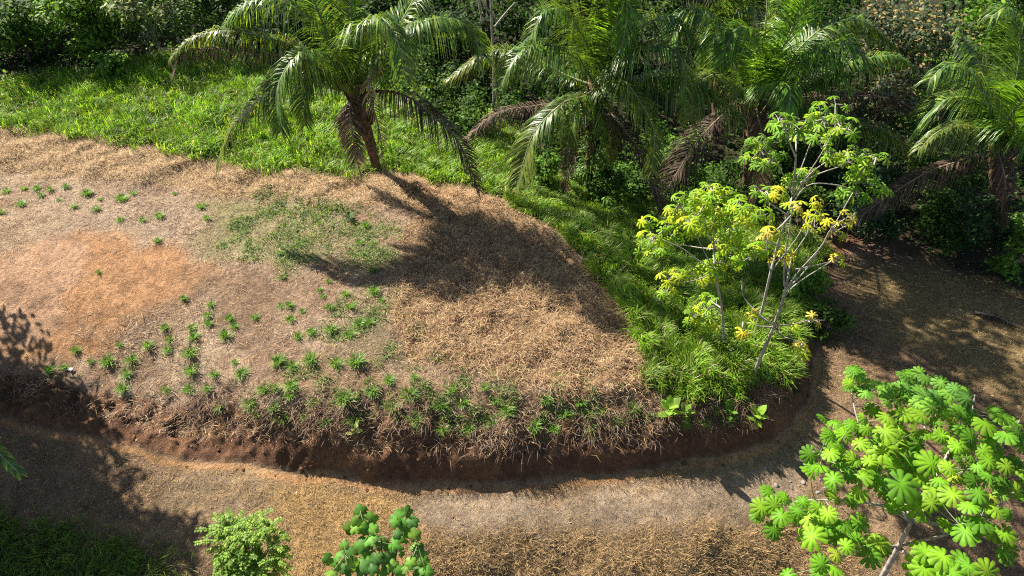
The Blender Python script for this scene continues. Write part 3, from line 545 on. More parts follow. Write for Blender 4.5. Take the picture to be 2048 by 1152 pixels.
# ------------------------------------------------------------------ thin pale trees with hand-shaped leaves
def Z5(p): return (1200 + p[0] / 1.919, 180 + p[1] / 1.919)
def hand_tree(label, y0, trunk, branches, clusters, cols, base_r=.085, leaf=.27, per=(5, 8), spread=.24, jy=.7, conv=Z5, tmpl=CEC2, petiole=True):
    b = at_y(*conv(trunk[0]), y0); g = gz(b[0], b[1]); b = np.array((b[0], b[1], g)); root = thing("hand_leaf_tree", b, label, "tree", "thin pale trees on the grassy slope")
    tp = [b - (0, 0, .3)] + [at_y(*conv(p), y0 + .15 * i * (-1) ** i) for i, p in enumerate(trunk[1:])]
    a = Acc(); tube(a, catmull(tp, 30), np.linspace(base_r, base_r * .35, 30), 8, jit=.03); a.build("trunk", M_PALE, root, smooth=True, origin=b)
    ends = []
    for br in branches:
        dy = RNG.normal(0, jy); st = conv(br[0]); ip = min(tp, key=lambda q: np.linalg.norm(at_y(*st, q[1]) - q)); y_s = ip[1]
        q = [at_y(*conv(p), y_s + dy * i / max(1, len(br) - 1)) for i, p in enumerate(br)]
        a = Acc(); tube(a, catmull(q, 14), np.linspace(base_r * .42, .01, 14), 6); a.build("branch", M_PALE, root, smooth=True, origin=b); ends += [(np.array(conv(p)), y_s + dy * i / max(1, len(br) - 1)) for i, p in enumerate(br)]
    a = Acc(); tw = Acc()
    for it in clusters:
        c = np.array(conv(it)); dd = [np.linalg.norm(c - e[0]) for e in ends]; j = int(np.argmin(dd)); y = ends[j][1] + RNG.normal(0, jy * .5)
        p = at_y(*c, y); n = RNG.integers(*per); az = RNG.uniform(0, 6.283) + np.arange(n) * 2.4; el = RNG.uniform(-.3, .9, n)
        d = np.stack([np.cos(az) * np.cos(el), np.sin(az) * np.cos(el), np.sin(el) * .7], 1); hub = p - (0, 0, .12); Q = hub + d * RNG.uniform(.6, 1.2, (n, 1)) * spread + (0, 0, .05)
        Nv = norm(d * .55 + np.array((0, -.1, .8)) + RNG.normal(0, .22, (n, 3))); roll = RNG.uniform(0, 6.283, n)
        X, Y, Z = frames(Nv, roll); out = norm(d - Z * (d * Z).sum(1, keepdims=True)); Y = out; X = np.cross(Y, Z)
        stamp(a, tmpl[0], tmpl[1], Q, X, Y, Z, leaf * RNG.uniform(.7, 1.2, n), mixcol(cols, n, .14), tmpl[2])
        for k_ in range(n): tube(tw, [hub, (hub + Q[k_]) / 2 + (0, 0, .02), Q[k_]], [.008, .006, .004], 4)
        if dd[j] < 400:
            e = at_y(*ends[j][0], ends[j][1]); tube(tw, catmull([e, (e + hub) / 2 - (0, 0, .08), hub], 6), np.linspace(.02, .01, 6), 5)
    cr = a.build("crown", M_CEC, root, origin=b); tw.build("twig", M_PALE, cr, smooth=True, origin=b)
    return root
YG = [(.28, .4, .015), (.22, .36, .015), (.36, .43, .02), (.16, .3, .02), (.2, .36, .02)]; YY = [(.5, .44, .03), (.44, .43, .025), (.33, .4, .02), (.52, .42, .08), (.25, .36, .02)]; MG = [(.14, .28, .02), (.19, .34, .025), (.11, .23, .02), (.25, .37, .025)]
yL = ground_px(1451, 693, height)[1]; yF = ground_px(1504, 752, height)[1]; yM = ground_px(1508, 668, height)[1]
hand_tree("left thin tree, full lime green crown of hand shaped leaves on grassy slope", yL, [(482,985),(470,860),(445,720),(436,610),(438,520)],
 [[(440,700),(400,620),(370,560),(340,500),(300,440)],[(436,610),(380,605),(310,595),(220,600)],[(445,690),(380,655),(310,605),(200,560)],[(445,690),(390,722),(320,740),(275,740)],[(436,600),(410,540),(400,440),(430,380)],[(438,520),(450,450),(470,390)],[(445,660),(500,672),(560,650)],[(440,580),(500,520),(560,460),(620,470)],[(470,860),(430,830),(400,860),(360,870)],[(470,860),(450,870),(440,900)],[(470,840),(440,820),(425,805)]],
 [(310,400),(330,430),(280,450),(300,470),(260,510),(270,540),(250,570),(300,560),(320,520),(340,490),(370,470),(350,440),(380,400),(400,380),(430,360),(460,360),(440,390),(470,400),(500,380),(420,420),(400,450),(430,460),(460,450),(480,440),(510,440),(530,420),(550,440),(580,460),(600,480),(620,470),(560,470),(590,450),(470,500),(440,500),(410,500),(380,510),(360,540),(500,500),(530,520),(500,550),(470,550),(480,600),(450,590),(180,550),(190,490),(170,600),(200,620),(180,580),(210,570),(240,600),(500,620),(470,640),(530,640),(560,640),(540,670),(520,600),(590,610),(620,600),(610,620),(430,660),(400,670),(420,690),(440,680),(400,710),(430,710),(270,710),(300,700),(255,760),(420,800),(450,810),(410,830),(430,850),(440,880),(400,880),(440,910),(360,860),(350,880),(370,850)],
 YG, base_r=.04, leaf=.19, per=(2, 5), spread=.2)
hand_tree("tall middle thin tree, highest green crown above the two others", yM, [(590,935),(620,850),(655,700),(680,600),(720,480),(740,380),(752,260),(752,150)],
 [[(740,400),(690,300),(660,260),(620,220)],[(740,380),(780,280),(810,200),(860,110)],[(740,400),(800,320),(870,210),(910,120)],[(735,420),(800,340),(930,290),(1010,250),(1060,260)],[(735,440),(800,365),(910,365),(990,390)],[(720,480),(690,460),(650,430),(640,390)],[(752,260),(720,180),(700,110)],[(735,420),(820,310),(960,240),(1030,330)],[(680,600),(620,570),(555,520)],[(740,380),(780,350),(800,320)],[(655,700),(640,600),(655,480),(640,420)],[(655,700),(700,640),(760,560),(830,430)]],
 [(910,35),(850,60),(880,50),(700,110),(690,90),(720,130),(760,100),(740,150),(800,90),(830,130),(810,170),(860,110),(900,90),(930,110),(940,150),(910,160),(870,180),(960,130),(850,190),(900,220),(940,230),(960,260),(980,220),(1000,240),(1040,250),(1060,270),(1020,290),(1070,255),(930,260),(990,300),(1030,330),(1060,350),(1065,370),(980,340),(960,360),(1000,400),(990,380),(940,380),(910,250),(890,240),(620,190),(600,180),(660,190),(580,250),(610,270),(640,230),(660,260),(680,240),(630,280),(780,310),(750,330),(730,340),(800,340),(780,370),(740,370),(810,300),(640,380),(620,370),(680,390),(770,130),(830,90),(880,130),(780,170)],
 MG, base_r=.042, leaf=.18, per=(2, 5), spread=.22)
hand_tree("front thin tree leaning right, bare white branches tipped with yellow leaves", yF, [(583,1098),(665,910),(710,770),(735,640)],
 [[(710,770),(760,700),(850,600),(890,530),(985,468)],[(710,770),(790,690),(880,550),(970,395)],[(710,760),(706,690),(735,480),(748,430)],[(745,690),(820,675),(900,655)],[(665,910),(600,905),(550,890)],[(665,910),(700,945),(735,955),(775,975)],[(665,905),(740,900),(800,885),(862,884)],[(665,905),(600,850),(550,790),(545,722)],[(735,640),(790,560),(830,470)],[(725,700),(690,640),(720,600)],[(700,800),(760,740),(900,650)],[(665,900),(610,870),(590,855)]],
 [(900,500),(870,480),(830,510),(920,540),(940,510),(965,470),(800,530),(825,470),(690,635),(720,610),(730,650),(915,645),(745,440),(760,430),(835,410),(550,920),(540,930),(590,855),(595,870),(775,975),(790,990),(760,890),(830,870),(690,390),(640,550),(660,530)],
 YY, base_r=.05, leaf=.16, per=(2, 5), spread=.16)

# near tree at the lower right with big leaves
bn = at_z(1748, 1190, -.65); bn[2] = gz(bn[0], bn[1]); root = thing("hand_leaf_tree", bn, "near tree at lower right with big bright hand shaped leaves over the road", "tree"); yb = bn[1]
tp = [bn - (0, 0, .2), at_y(1772, 1140, yb), at_y(1800, 1088, yb - .05), at_y(1822, 1046, yb)]
a = Acc(); tube(a, catmull(tp, 26), np.linspace(.075, .035, 26), 9, jit=.03); a.build("trunk", M_PALE, root, smooth=True, origin=bn)
Z6 = lambda p: (1448 + p[0] / 2.548, 700 + p[1] / 2.548)
def zc_(u, v): return 3.0 + 1.0 * (1152 - v) / 420 + .35 * math.sin(u * .02)
BR = [[(1796,1092),(1890,1070),(1960,1040)],[(1800,1095),(1840,1135),(1880,1160)],[(1824,1044),(1760,1010),(1640,1000),(1540,1010)],[(1824,1044),(1780,930),(1720,850),(1700,770)],[(1824,1044),(1850,880),(1840,800),(1830,750)],[(1824,1044),(1900,900),(1940,830),(1950,790)],[(1824,1044),(1930,940),(2010,880),(2040,840)],[(1828,1040),(1920,1050),(2000,1010)],[(1796,1092),(1720,1100),(1650,1130)],[(1824,1044),(1740,960),(1660,920),(1620,900)]]
for br in BR:
    q = [at_y(*br[0], yb)] + [at_z(u, v, zc_(u, v) - .5) for u, v in br[1:]]
    a = Acc(); tube(a, catmull(q, 16), np.linspace(.034, .012, 16), 6); a.build("branch", M_PALE, root, smooth=True, origin=bn)
NL = [(660,100,35),(700,130,38),(640,170,35),(720,215,50),(690,205,38),(765,170,35),(800,195,30),(925,130,45),(950,155,42),(1000,115,45),(1030,140,35),(1110,165,50),(1155,220,55),(1180,195,45),(1240,245,50),(820,215,45),(860,200,50),(905,190,45),(940,195,38),(830,260,45),(880,250,48),(930,240,45),(1000,215,40),(1040,250,60),(1090,240,45),(1060,290,45),(985,270,40),(715,345,36),(560,370,50),(650,380,42),(545,430,55),(615,430,55),(690,385,35),(730,400,45),(830,340,55),(880,330,50),(920,320,50),(970,340,45),(1010,330,45),(1135,320,45),(1170,340,40),(1210,310,45),(1260,320,55),(1330,370,60),(1410,335,55),(1430,330,40),(820,410,75),(890,400,45),(980,410,50),(1030,420,45),(1110,435,45),(1150,450,40),(1220,400,45),(1260,450,45),(1370,470,60),(1440,430,50),(1500,420,55),(1520,470,50),(600,510,50),(690,475,42),(540,520,45),(440,530,55),(490,590,55),(440,620,50),(810,510,80),(885,480,60),(930,490,50),(990,480,55),(950,560,75),(1060,580,75),(660,560,45),(740,570,50),(600,580,45),(640,640,45),(560,660,55),(700,640,55),(790,650,60),(740,620,40),(900,680,85),(870,600,60),(1010,650,70),(1100,660,50),(1180,640,50),(1210,560,45),(1290,590,40),(1350,560,45),(1440,590,50),(1490,560,50),(1520,610,45),(1280,670,45),(1350,640,45),(1430,690,50),(1490,720,45),(1170,740,75),(1080,720,45),(1300,730,60),(1360,750,45),(560,745,52),(690,725,50),(650,765,45),(860,790,45),(1000,800,90),(1060,780,50),(1250,790,45),(1310,870,70),(1390,810,60),(1450,840,40),(1140,880,60),(1230,920,75),(1430,930,65),(1370,920,50),(230,720,50),(190,800,58),(260,790,48),(310,750,45),(295,840,52),(255,915,55),(170,840,45),(400,770,45),(440,850,65),(380,820,45),(480,800,50),(530,830,50),(450,950,75),(525,880,55),(575,950,60),(610,880,50),(690,880,60),(640,920,45),(680,970,50),(790,980,55),(570,1040,50),(740,1050,62),(620,1000,45),(500,1090,55),(560,1110,55),(480,1140,50),(325,1145,50),(1030,1030,60),(1120,1050,65),(1020,1110,75),(1170,1130,60),(1250,1100,60),(1340,1130,55),(1440,1040,45),(1290,800,40),(1100,560,45),(1150,600,40),(1240,500,40),(1190,490,45),(1320,510,45),(1390,540,40)]
a = Acc(); tw = Acc(); ndef = Vector(SUN); segs = [np.array([at_z(u, v, zc_(u, v) - .5) for u, v in br[1:]]) for br in BR]
allb = np.concatenate([catmull(s_, 12) for s_ in segs])
for (zx, zy, r_) in NL:
    u, v = Z6((zx, zy)); z = zc_(u, v) + RNG.normal(0, .18); p = at_z(u, v, z); sc = r_ / 2.548 / FPX * np.linalg.norm(p - (0, 0, CAM_H)) * RNG.uniform(.82, 1.12)
    Nv = norm(np.array([(RNG.normal(-.1, .33), RNG.normal(-.15, .33), 1.0)])); roll = np.zeros(1); X, Y, Z = frames(Nv, roll)
    j = int(np.argmin(np.linalg.norm(allb - p, axis=1))); o_ = norm((p - allb[j]) * (1, 1, .2) + RNG.normal(0, .15, 3)); o_ = norm(np.array([(o_ - Z[0] * (o_ @ Z[0]))])); Y = o_; X = np.cross(Y, Z)
    col = mixcol([(.11, .26, .014), (.15, .31, .016), (.085, .21, .015), (.18, .32, .02)], 1, .16) if zy > 300 or zx < 700 else mixcol([(.11, .24, .03), (.15, .3, .035), (.08, .19, .03)], 1, .14)
    if RNG.random() < .02: col = np.array([(.26, .33, .03)])
    stamp(a, CEC[0], CEC[1], p[None], X, Y, Z, sc, col, CEC[2])
    tube(tw, catmull([allb[j], (allb[j] + p) / 2 + (0, 0, -.06), p - (0, 0, .02)], 6), np.linspace(.012, .006, 6), 4)
for (zx, zy, r_) in NL[::2]:                                  # lower storey of leaves under the lit ones
    u, v = Z6((zx + RNG.normal(0, 30), zy + RNG.normal(0, 30))); p = at_z(u, v, zc_(u, v) - RNG.uniform(.25, .9)); Nv = norm(np.array([(RNG.normal(0, .3), RNG.normal(-.1, .3), 1.0)])); X, Y, Z = frames(Nv, RNG.uniform(0, 6.28, 1))
    stamp(a, CEC[0], CEC[1], p[None], X, Y, Z, .22 * RNG.uniform(.6, 1.2), mixcol([(.09, .22, .015), (.12, .26, .02)], 1, .12), CEC[2])
cr = a.build("crown", M_CEC, root, origin=bn); tw.build("leaf_stalk", M_MIDRIB, cr, smooth=True, origin=bn)

# ------------------------------------------------------------------ plants along the lower edge
def lobed_plant():
    b = at_z(770, 1215, -.5); b[2] = gz(b[0], b[1]); root = thing("lobed_shrub", b, "young shrub with broad lobed mid green leaves at the bottom edge", "shrub"); a = Acc(); tw = Acc(); st = Acc()
    tops = [at_z(722, 1022, 2.2), at_z(815, 1022, 2.2), at_z(762, 1075, 2.1), at_z(690, 1110, 1.7), at_z(835, 1090, 1.8)]; pts = []
    for t in tops:
        q = catmull([b - (0, 0, .2), b * .5 + t * .5 + (0, .1, .2), t], 14); tube(st, q, np.linspace(.035, .012, 14), 6); pts.append(q[5:])
    pts = np.concatenate(pts)
    for zx, zy in [(945,830),(890,915),(950,905),(990,870),(930,870),(1180,830),(1130,870),(1190,890),(1130,940),(1220,950),(1000,960),(1060,990),(1150,1030),(1200,1080),(1230,1010),(1270,1080),(1180,1100),(1100,1100),(1020,1060),(980,1030),(900,1040),(830,1090),(800,1130),(880,1110),(950,1100),(1050,1130),(1150,1130),(1250,1120),(860,1000),(1240,1040),(830,1040),(1090,1050),(1110,990),(960,990),(910,1090),(1010,1110),(1280,1130),(790,1060),(1170,960),(1210,870),(1150,850),(1010,920),(920,900)]:
        u, v = 350 + zx / 2.549, 700 + zy / 2.549; p = at_z(u, v, 2.1 - (v - 1020) / 130 * .5 + RNG.normal(0, .12)); j = int(np.argmin(np.linalg.norm(pts - p, axis=1)))
        Nv = norm(np.array([(RNG.normal(0, .4), RNG.normal(-.35, .35), .9)])); X, Y, Z = frames(Nv, np.zeros(1)); o_ = (p - pts[j]) * (1, 1, .3) + RNG.normal(0, .05, 3); o_ = norm(np.array([o_ - Z[0] * (o_ @ Z[0])])); Y = o_; X = np.cross(Y, Z)
        stamp(a, LOBED[0], LOBED[1], p[None], X, Y, Z, RNG.uniform(.13, .22), mixcol([(.08, .2, .03), (.11, .25, .035), (.065, .16, .035), (.15, .28, .04)], 1), LOBED[2]); tube(tw, [pts[j], (pts[j] + p) / 2 + (0, 0, -.02), p], [.009, .007, .004], 4)
    st.build("stem", M_BARK, root, smooth=True, origin=b); cr = a.build("crown", M_CEC, root, origin=b); tw.build("leaf_stalk", M_MIDRIB, cr, origin=b)
lobed_plant()
def feathery():
    b = at_z(490, 1200, -.2); b[2] = gz(b[0], b[1]); root = thing("feathery_shrub", b, "feathery light green shrub with tiny paired leaflets at the bottom edge", "shrub"); a = Acc(); st = Acc(); n = 0
    for k in range(180):
        u = RNG.uniform(425, 560); v = RNG.uniform(1040, 1165); v = max(v, 1040 + abs(u - 500) * .35)
        z = 1.5 - (v - 1040) / 120 * .9; t = at_z(u, v, z + RNG.normal(0, .1)); m = b + (t - b) * .55 + (0, 0, .15)
        if k % 3 == 0: tube(st, catmull([b - (0, 0, .1), m, t], 8), np.linspace(.02, .006, 8), 5)
        az = RNG.uniform(0, 6.283); d = np.array((math.cos(az), math.sin(az), .25)); ln = RNG.uniform(.25, .45); q = catmull([t, t + d * ln * .5 + (0, 0, .05), t + d * ln], 14)
        tube(st, q, np.linspace(.006, .003, 14), 4); T = np.tile(norm(q[-1:] - q[:1]), (14, 1)); S = norm(np.cross(T, (0, 0, 1.0)))
        for sd in (-1, 1):
            Y = norm(S * sd + T * .3 + RNG.normal(0, .12, (14, 3))); Z = norm(np.array((0, -.1, 1.0)) + RNG.normal(0, .25, (14, 3))); Z = norm(Z - Y * (Y * Z).sum(1, keepdims=True)); stamp(a, LEAF_V, LEAF_F, q, np.cross(Y, Z), Y, Z, RNG.uniform(.05, .08, 14), mixcol([(.2, .34, .04), (.28, .42, .05), (.15, .28, .04)], 14))
    st.build("stem", M_BARK, root, origin=b); a.build("crown", M_CEC, root, origin=b)
feathery()

# ------------------------------------------------------------------ forest trees and shrubs
def tree(x, y, h, r, cols, leaf, n, label, name="forest_tree", cat="tree", low=.25, group="trees at the forest edge", clumps=26, trunk_r=.12, mat=None, flat=.8, bark=None, flower=None, tilt=.7):
    b = np.array((x, y, gz(x, y))); root = thing(name, b, label, cat, group); a = Acc(); st = Acc()
    top = b + (RNG.normal(0, .2), RNG.normal(0, .2), h * .8); C = catmull([b - (0, 0, .3), b * .5 + top * .5 + RNG.normal(0, .12, 3), top], 16); tube(st, C, np.linspace(trunk_r, trunk_r * .25, 16), 7, jit=.04)
    cz = b[2] + h * (low + (1 - low) / 2); hz = h * (1 - low) / 2
    d = norm(RNG.normal(size=(clumps, 3))) * (RNG.random((clumps, 1)) ** .45); cc = np.array((x, y, cz)) + d * (r, r, hz)
    for q in cc[:14]:
        s = C[int(np.clip((q[2] - b[2]) / h * 10, 3, 12))]; tube(st, catmull([s, (s + q) / 2 + (0, 0, .15), q], 7), np.linspace(trunk_r * .35, .012, 7), 5)
    i = RNG.integers(0, clumps, n); rc = r * .34 * RNG.uniform(.7, 1.3, clumps); v = norm(RNG.normal(size=(n, 3))) * (RNG.random((n, 1)) ** .4) * rc[i][:, None] * (1, 1, flat)
    P = cc[i] + v; Nv = norm(v / rc[i][:, None] * .6 + np.array((0, -.1, .8)) + RNG.normal(0, tilt * .55, (n, 3))); X, Y, Z = frames(Nv, RNG.uniform(0, 6.283, n))
    tone = np.clip(1 + .22 * RNG.normal(size=clumps), .55, 1.5)[i][:, None]
    stamp(a, LEAF_V, LEAF_F, P, X, Y, Z, leaf * RNG.uniform(.7, 1.3, n), mixcol(cols, n, .18) * tone)
    st.build("trunk", bark or M_BARK, root, smooth=True, origin=b); a.build("crown", mat or M_LEAF, root, origin=b)
    if flower:
        f = Acc(); m = flower[1]; k_ = np.argsort(-(v[:, 2] + v[:, 1] * -.5 + RNG.normal(0, .1, n)))[:m * 3]; k_ = RNG.choice(k_, m, replace=False); Nv = norm(np.array((0, -.3, .8)) + RNG.normal(0, .4, (m, 3))); X, Y, Z = frames(Nv, RNG.uniform(0, 6.283, m))
        stamp(f, LEAF_V, LEAF_F, P[k_] + (0, -.03, .06), X, Y, Z, leaf * .95, mixcol(flower[0], m, .15)); f.build("flower_cluster", M_STRAW, root, origin=b)
    return root
DG = [(.05, .11, .02), (.075, .15, .025), (.035, .075, .02), (.1, .17, .025)]; BG = [(.035, .08, .035), (.05, .1, .045), (.06, .12, .04)]; DG_SHADED = [(.03, .07, .015), (.045, .1, .02), (.025, .05, .015), (.06, .11, .02)]; LG = [(.12, .24, .03), (.17, .31, .035), (.1, .2, .03)]
tree(-20.8, 28.4, 2.9, 2.3, DG + LG[2:], .19, 4600, "dark bluish leaved bush at the upper left corner", low=.02)
tree(-17.5, 28.8, 3.2, 2.0, LG + DG[:1] + [(.18, .27, .03)], .2, 4200, "yellow green leafy tree just right of the upper left corner bush", low=.05, trunk_r=.09)
tree(-15.2, 28.9, 4.2, 1.4, [(.24, .26, .14), (.3, .32, .2), (.16, .2, .09)], .19, 1100, "pale grey leaved shrub with bare stems beside the leftmost palm", name="pale_shrub", cat="shrub", low=.1, bark=M_PALE, trunk_r=.05)
tree(-23.5, 27.9, 2.3, 2, DG, .18, 2600, "low dark bush where the meadow meets the left frame edge", low=.02)
tree(-13.0, 30.2, 5, 2.2, DG, .18, 3800, "dark tree behind the pale shrub", low=.02)
tree(-16.3, 26.6, 1.3, .7, LG, .16, 500, "small leafy shrub at the top edge of the meadow", name="shrub", cat="shrub", low=.0, trunk_r=.03)
back = [(-26, 32, 8), (-21, 33, 9), (-17, 34, 9), (-12.5, 34, 9), (-8.5, 31, 7.5), (-5, 33, 8.5), (-1.2, 31, 8.5), (2, 29.5, 8), (5.5, 31.5, 9), (9.5, 32, 9), (13, 30.5, 9), (17, 31, 9.5), (21, 29, 9), (25, 30, 9), (-23, 38, 11), (-15, 39, 11), (-7, 38, 11), (1, 37, 11), (9, 38, 11), (17, 37, 11), (26, 37, 11)]
where = ["far left, behind the bluish corner bush", "second from left, behind the yellow green tree", "behind the pale grey shrub", "behind the dark tree left of the first palm", "directly behind the leftmost palm crown", "right of the leftmost palm crown", "behind the bare white stemmed tree", "left of the central palm crown", "directly behind the central palm crown", "behind the small dim palm", "behind the third palm crown", "behind the orange flowered tree", "behind the rightmost palm", "at the far right corner of the forest", "of the last row, far left", "of the last row, second from left", "of the last row, third from left", "of the last row, in the middle", "of the last row, third from right", "of the last row, second from right", "of the last row, far right"]
for (x, y, h), wh in zip(back, where):
    tree(x, y, (h * .46 if x < -3 else h * .8), 3.0, DG_SHADED if RNG.random() < .7 else DG, .24, 3600, f"dark forest tree {wh}", low=.03, clumps=30)  # most back rows get darkened leaves, forest shade put into their colour
tree(14.6, 25.0, 7.0, 2.1, [(.1, .13, .08), (.13, .16, .1), (.07, .1, .06)], .17, 4600, "grey green tree covered in orange brown blossom between the right palms", name="flowering_tree", low=.25, clumps=34, flower=([(.32, .22, .07), (.26, .19, .08), (.38, .28, .11)], 1100))
tree(18.6, 27.0, 7.5, 2.4, LG + [(.12, .24, .02)], .19, 4200, "bright green tree at the top right behind the blossom tree", low=.3)
tree(11.0, 26.8, 6.0, 2.0, DG, .18, 3000, "dark bush between the third palm and the blossom tree", low=.05)
for x, y, h, r, c, lb in [(11.6, 24.2, 3, 1.6, DG, "dark bush behind the third palm's right fronds"), (13.6, 23.6, 2.8, 1.5, BG, "bluish bush in front of the blossom tree"), (16.4, 24.0, 3.2, 1.7, DG, "dark bush right of the blossom tree"), (10.2, 22.8, 2.4, 1.4, DG, "dark bush right of the third palm's trunk"), (12.6, 19.3, 1.8, 1.1, BG, "dark shrub under the rightmost palm's long dead frond"), (14.6, 19.0, 2.2, 1.2, DG, "dark green shrub left of the rightmost palm trunk"), (15.5, 18.5, 2.4, 1.1, BG, "dark shrub in front of the rightmost palm trunk"), (16.6, 17.4, 2.4, 1.1, LG, "bright green shrub cut by the right frame edge"), (11.0, 20.6, 1.8, 1.1, DG, "dark shrub behind the front thin tree's branch tips"), (13.8, 21.5, 2.2, 1.3, BG, "bluish dark shrub behind the long dead frond"), (16.8, 21.5, 2.6, 1.4, DG, "dark shrub behind the rightmost palm trunk"),
    (1.2, 21.3, 1.3, .9, LG, "light green shrub left of the central palm's trunk"), (3.3, 20.6, 1.5, .95, LG + DG, "leafy green shrub right of the central palm's trunk"), (4.6, 21.2, 1.6, .9, DG, "darker shrub under the central palm's dead hanging frond"), (2.4, 24.5, 2.6, 1.5, DG, "dark bush behind the central palm's trunk"), (-1.2, 25.0, 2.4, 1.5, DG, "dark bush left of the slim sapling"), (6.2, 23.5, 2.6, 1.5, DG + LG, "green bush between the central and third palms"), (9.4, 14.6, 1.1, .65, DG, "dark bush at the foot of the leaning thin tree"), (9.0, 15.9, 1.3, .7, LG, "green bush behind the leaning thin tree's trunk"), (-3.4, 26.5, 2.6, 1.6, DG, "dark bush behind the leftmost palm's drooping dead frond"), (8.6, 21.8, 2.0, 1.2, DG, "dark bush behind the third palm's trunk")]:
    tree(x, y, h, r, c, .15, int(1300 * r), lb, name="shrub", cat="shrub", low=.0, group="shrubs at the forest edge", clumps=16, trunk_r=.03)
for x, y, h, r, lb in [(2.4, 21.7, 12.5, 2.4, "added tall tree behind the central palm, unseen crown shading the right track"), (7.0, 26.6, 12, 2.3, "added tall tree behind the third palm, unseen crown shading the right edge")]:
    tree(x, y, h, r, DG, .24, 2300, lb, low=.68, clumps=22)  # added trees, their crowns out of view to throw shade on the right
# trees beyond the left edge whose shade falls on the lower left
for x, y, h, r, lb in [(-18.4, 14.7, 7.6, 2.3, "tree beyond the left edge shading the upper part of the slope"), (-16.7, 13.5, 7.4, 2.2, "tree beyond the left edge shading the end of the bank"), (-20.5, 14.5, 8, 2.6, "tree beyond the left edge, farthest from the mound"), (-15.7, 10.7, 7.2, 2.2, "tree beyond the left edge shading the middle of the road end"), (-13.6, 8.4, 7, 2.2, "tree beyond the left edge shading the lower left corner")]:
    tree(x, y, h, r, DG, .22, 4200, lb, low=.3, group="trees beyond the left edge")

a = Acc(); P = scatter(60000, -10, 11, 8, 17, lambda x, y: np.clip(1 - np.abs(bank_s(x, y) - .3) / .65, 0, 1) * .22 * sstep(fbm(x, y, .7, 99, 3), -.15, .15) + .006 * (bank_s(x, y) < 0)); n = len(P)
CL_V = np.array([(0, 0, .6), (.9, .1, 0), (.2, .9, .05), (-.8, .5, 0), (-.7, -.6, .1), (.3, -.9, 0)]); CL_F = [np.array([(0, 1, 2), (0, 2, 3), (0, 3, 4), (0, 4, 5), (0, 5, 1)])]
X, Y, Z = frames(norm(np.array((0, 0, 1.)) + RNG.normal(0, .35, (n, 3))), RNG.uniform(0, 6.283, n)); stamp(a, CL_V, CL_F, P, X, Y, Z, np.exp(RNG.normal(-3.7, .5, n)), mixcol([(.3, .17, .08), (.22, .12, .06), (.38, .25, .13)], n))
tag(a.build("soil_clods", M_BANK), "crumbled red brown clods along the foot of the cut bank", "soil clods", kind="stuff")
# slender bare trees and small things
def bare(label, base, pxs, rad, branches=(), name="bare_tree", mat=None):
    b = np.array((base[0], base[1], gz(*base))); root = thing(name, b, label, "tree"); a = Acc(); q = [b - (0, 0, .2)] + [at_y(u, v, base[1]) for u, v in pxs]; tube(a, catmull(q, 24), np.linspace(rad, rad * .5, 24), 7); a.build("trunk", mat or M_PALE, root, smooth=True, origin=b)
    for br in branches: a = Acc(); tube(a, catmull([at_y(u, v, base[1] - .1 * i) for i, (u, v) in enumerate(br)], 12), np.linspace(rad * .6, .02, 12), 5); a.build("branch", mat or M_PALE, root, smooth=True, origin=b)
p = ground_px(1003, 292, height); bare("slim straight sapling trunk between the leftmost and central palms", (p[0], p[1]), [(998,230),(990,160),(985,120)], .055, name="sapling", mat=bark_mat("tan bark", (.25, .2, .13), (.42, .35, .24)))
p = at_y(988, 300, 25.5); bare("white stemmed bare tree standing in dark forest right of the leftmost palm", (p[0], 25.5), [(988,150),(984,60),(980,-40)], .07, [[(988,56),(1008,30),(1030,5)],[(984,30),(965,5),(950,-20)],[(965,45),(958,10),(955,-20)]])
p = at_y(352, 40, 29.3); bare("bundle of bare grey stems rising behind the pale shrub", (p[0], 29.3), [(350,60),(340,0),(335,-40)], .05, [[(350,60),(372,10),(385,-20)],[(348,55),(330,15),(318,-20)],[(352,70),(392,50),(410,20)],[(350,60),(360,10),(358,-30)]])
def broadweed(u, v, s, cols, label, nl=9):
    p = ground_px(u, v, height); root = thing("broadleaf_weed", p, label, "weed", "broadleaf weeds on the bank"); a = Acc(); az = np.arange(nl) * 2.4 + RNG.uniform(0, 6); el = np.linspace(.2, 1.1, nl)
    st = Acc(); tube(st, [p - (0, 0, .05), p + (0, 0, s * .4), p + (0, 0, s * .8)], [.012, .01, .005], 5)
    Y = np.stack([np.cos(az) * np.cos(el), np.sin(az) * np.cos(el), np.sin(el)], 1); Z = norm(np.array((0, 0, 1.)) - Y * Y[:, 2:3] + .01); stamp(a, LEAF_V * (1.2, 1, 1), LEAF_F, p + np.stack([0 * az, 0 * az, np.linspace(.05, .8, nl) * s], 1), np.cross(Y, Z), Y, Z, s * RNG.uniform(.7, 1.1, nl), mixcol(cols, nl, .12))
    st.build("stem", M_MIDRIB, root, origin=p); a.build("leaves", M_CEC, root, origin=p)
broadweed(1336, 828, .38, [(.24, .42, .05), (.3, .46, .06)], "lime green broadleaf weed below the grassy corner of the mound")
broadweed(1510, 842, .38, [(.26, .44, .05), (.32, .46, .06)], "bright broadleaf weed at the right end of the bank")
broadweed(1368, 832, .26, [(.2, .36, .05)], "smaller broadleaf weed right of the lime green one")
broadweed(1455, 835, .32, [(.12, .26, .04)], "darker narrow weed on the shaded bank end")
broadweed(711, 866, .24, [(.5, .55, .18), (.42, .5, .12)], "pale yellow green seedling on the face of the bank", 6)
broadweed(700, 440, .22, [(.1, .1, .13), (.08, .16, .05)], "purplish weed on the turf patch beside the palm shadow", 10)
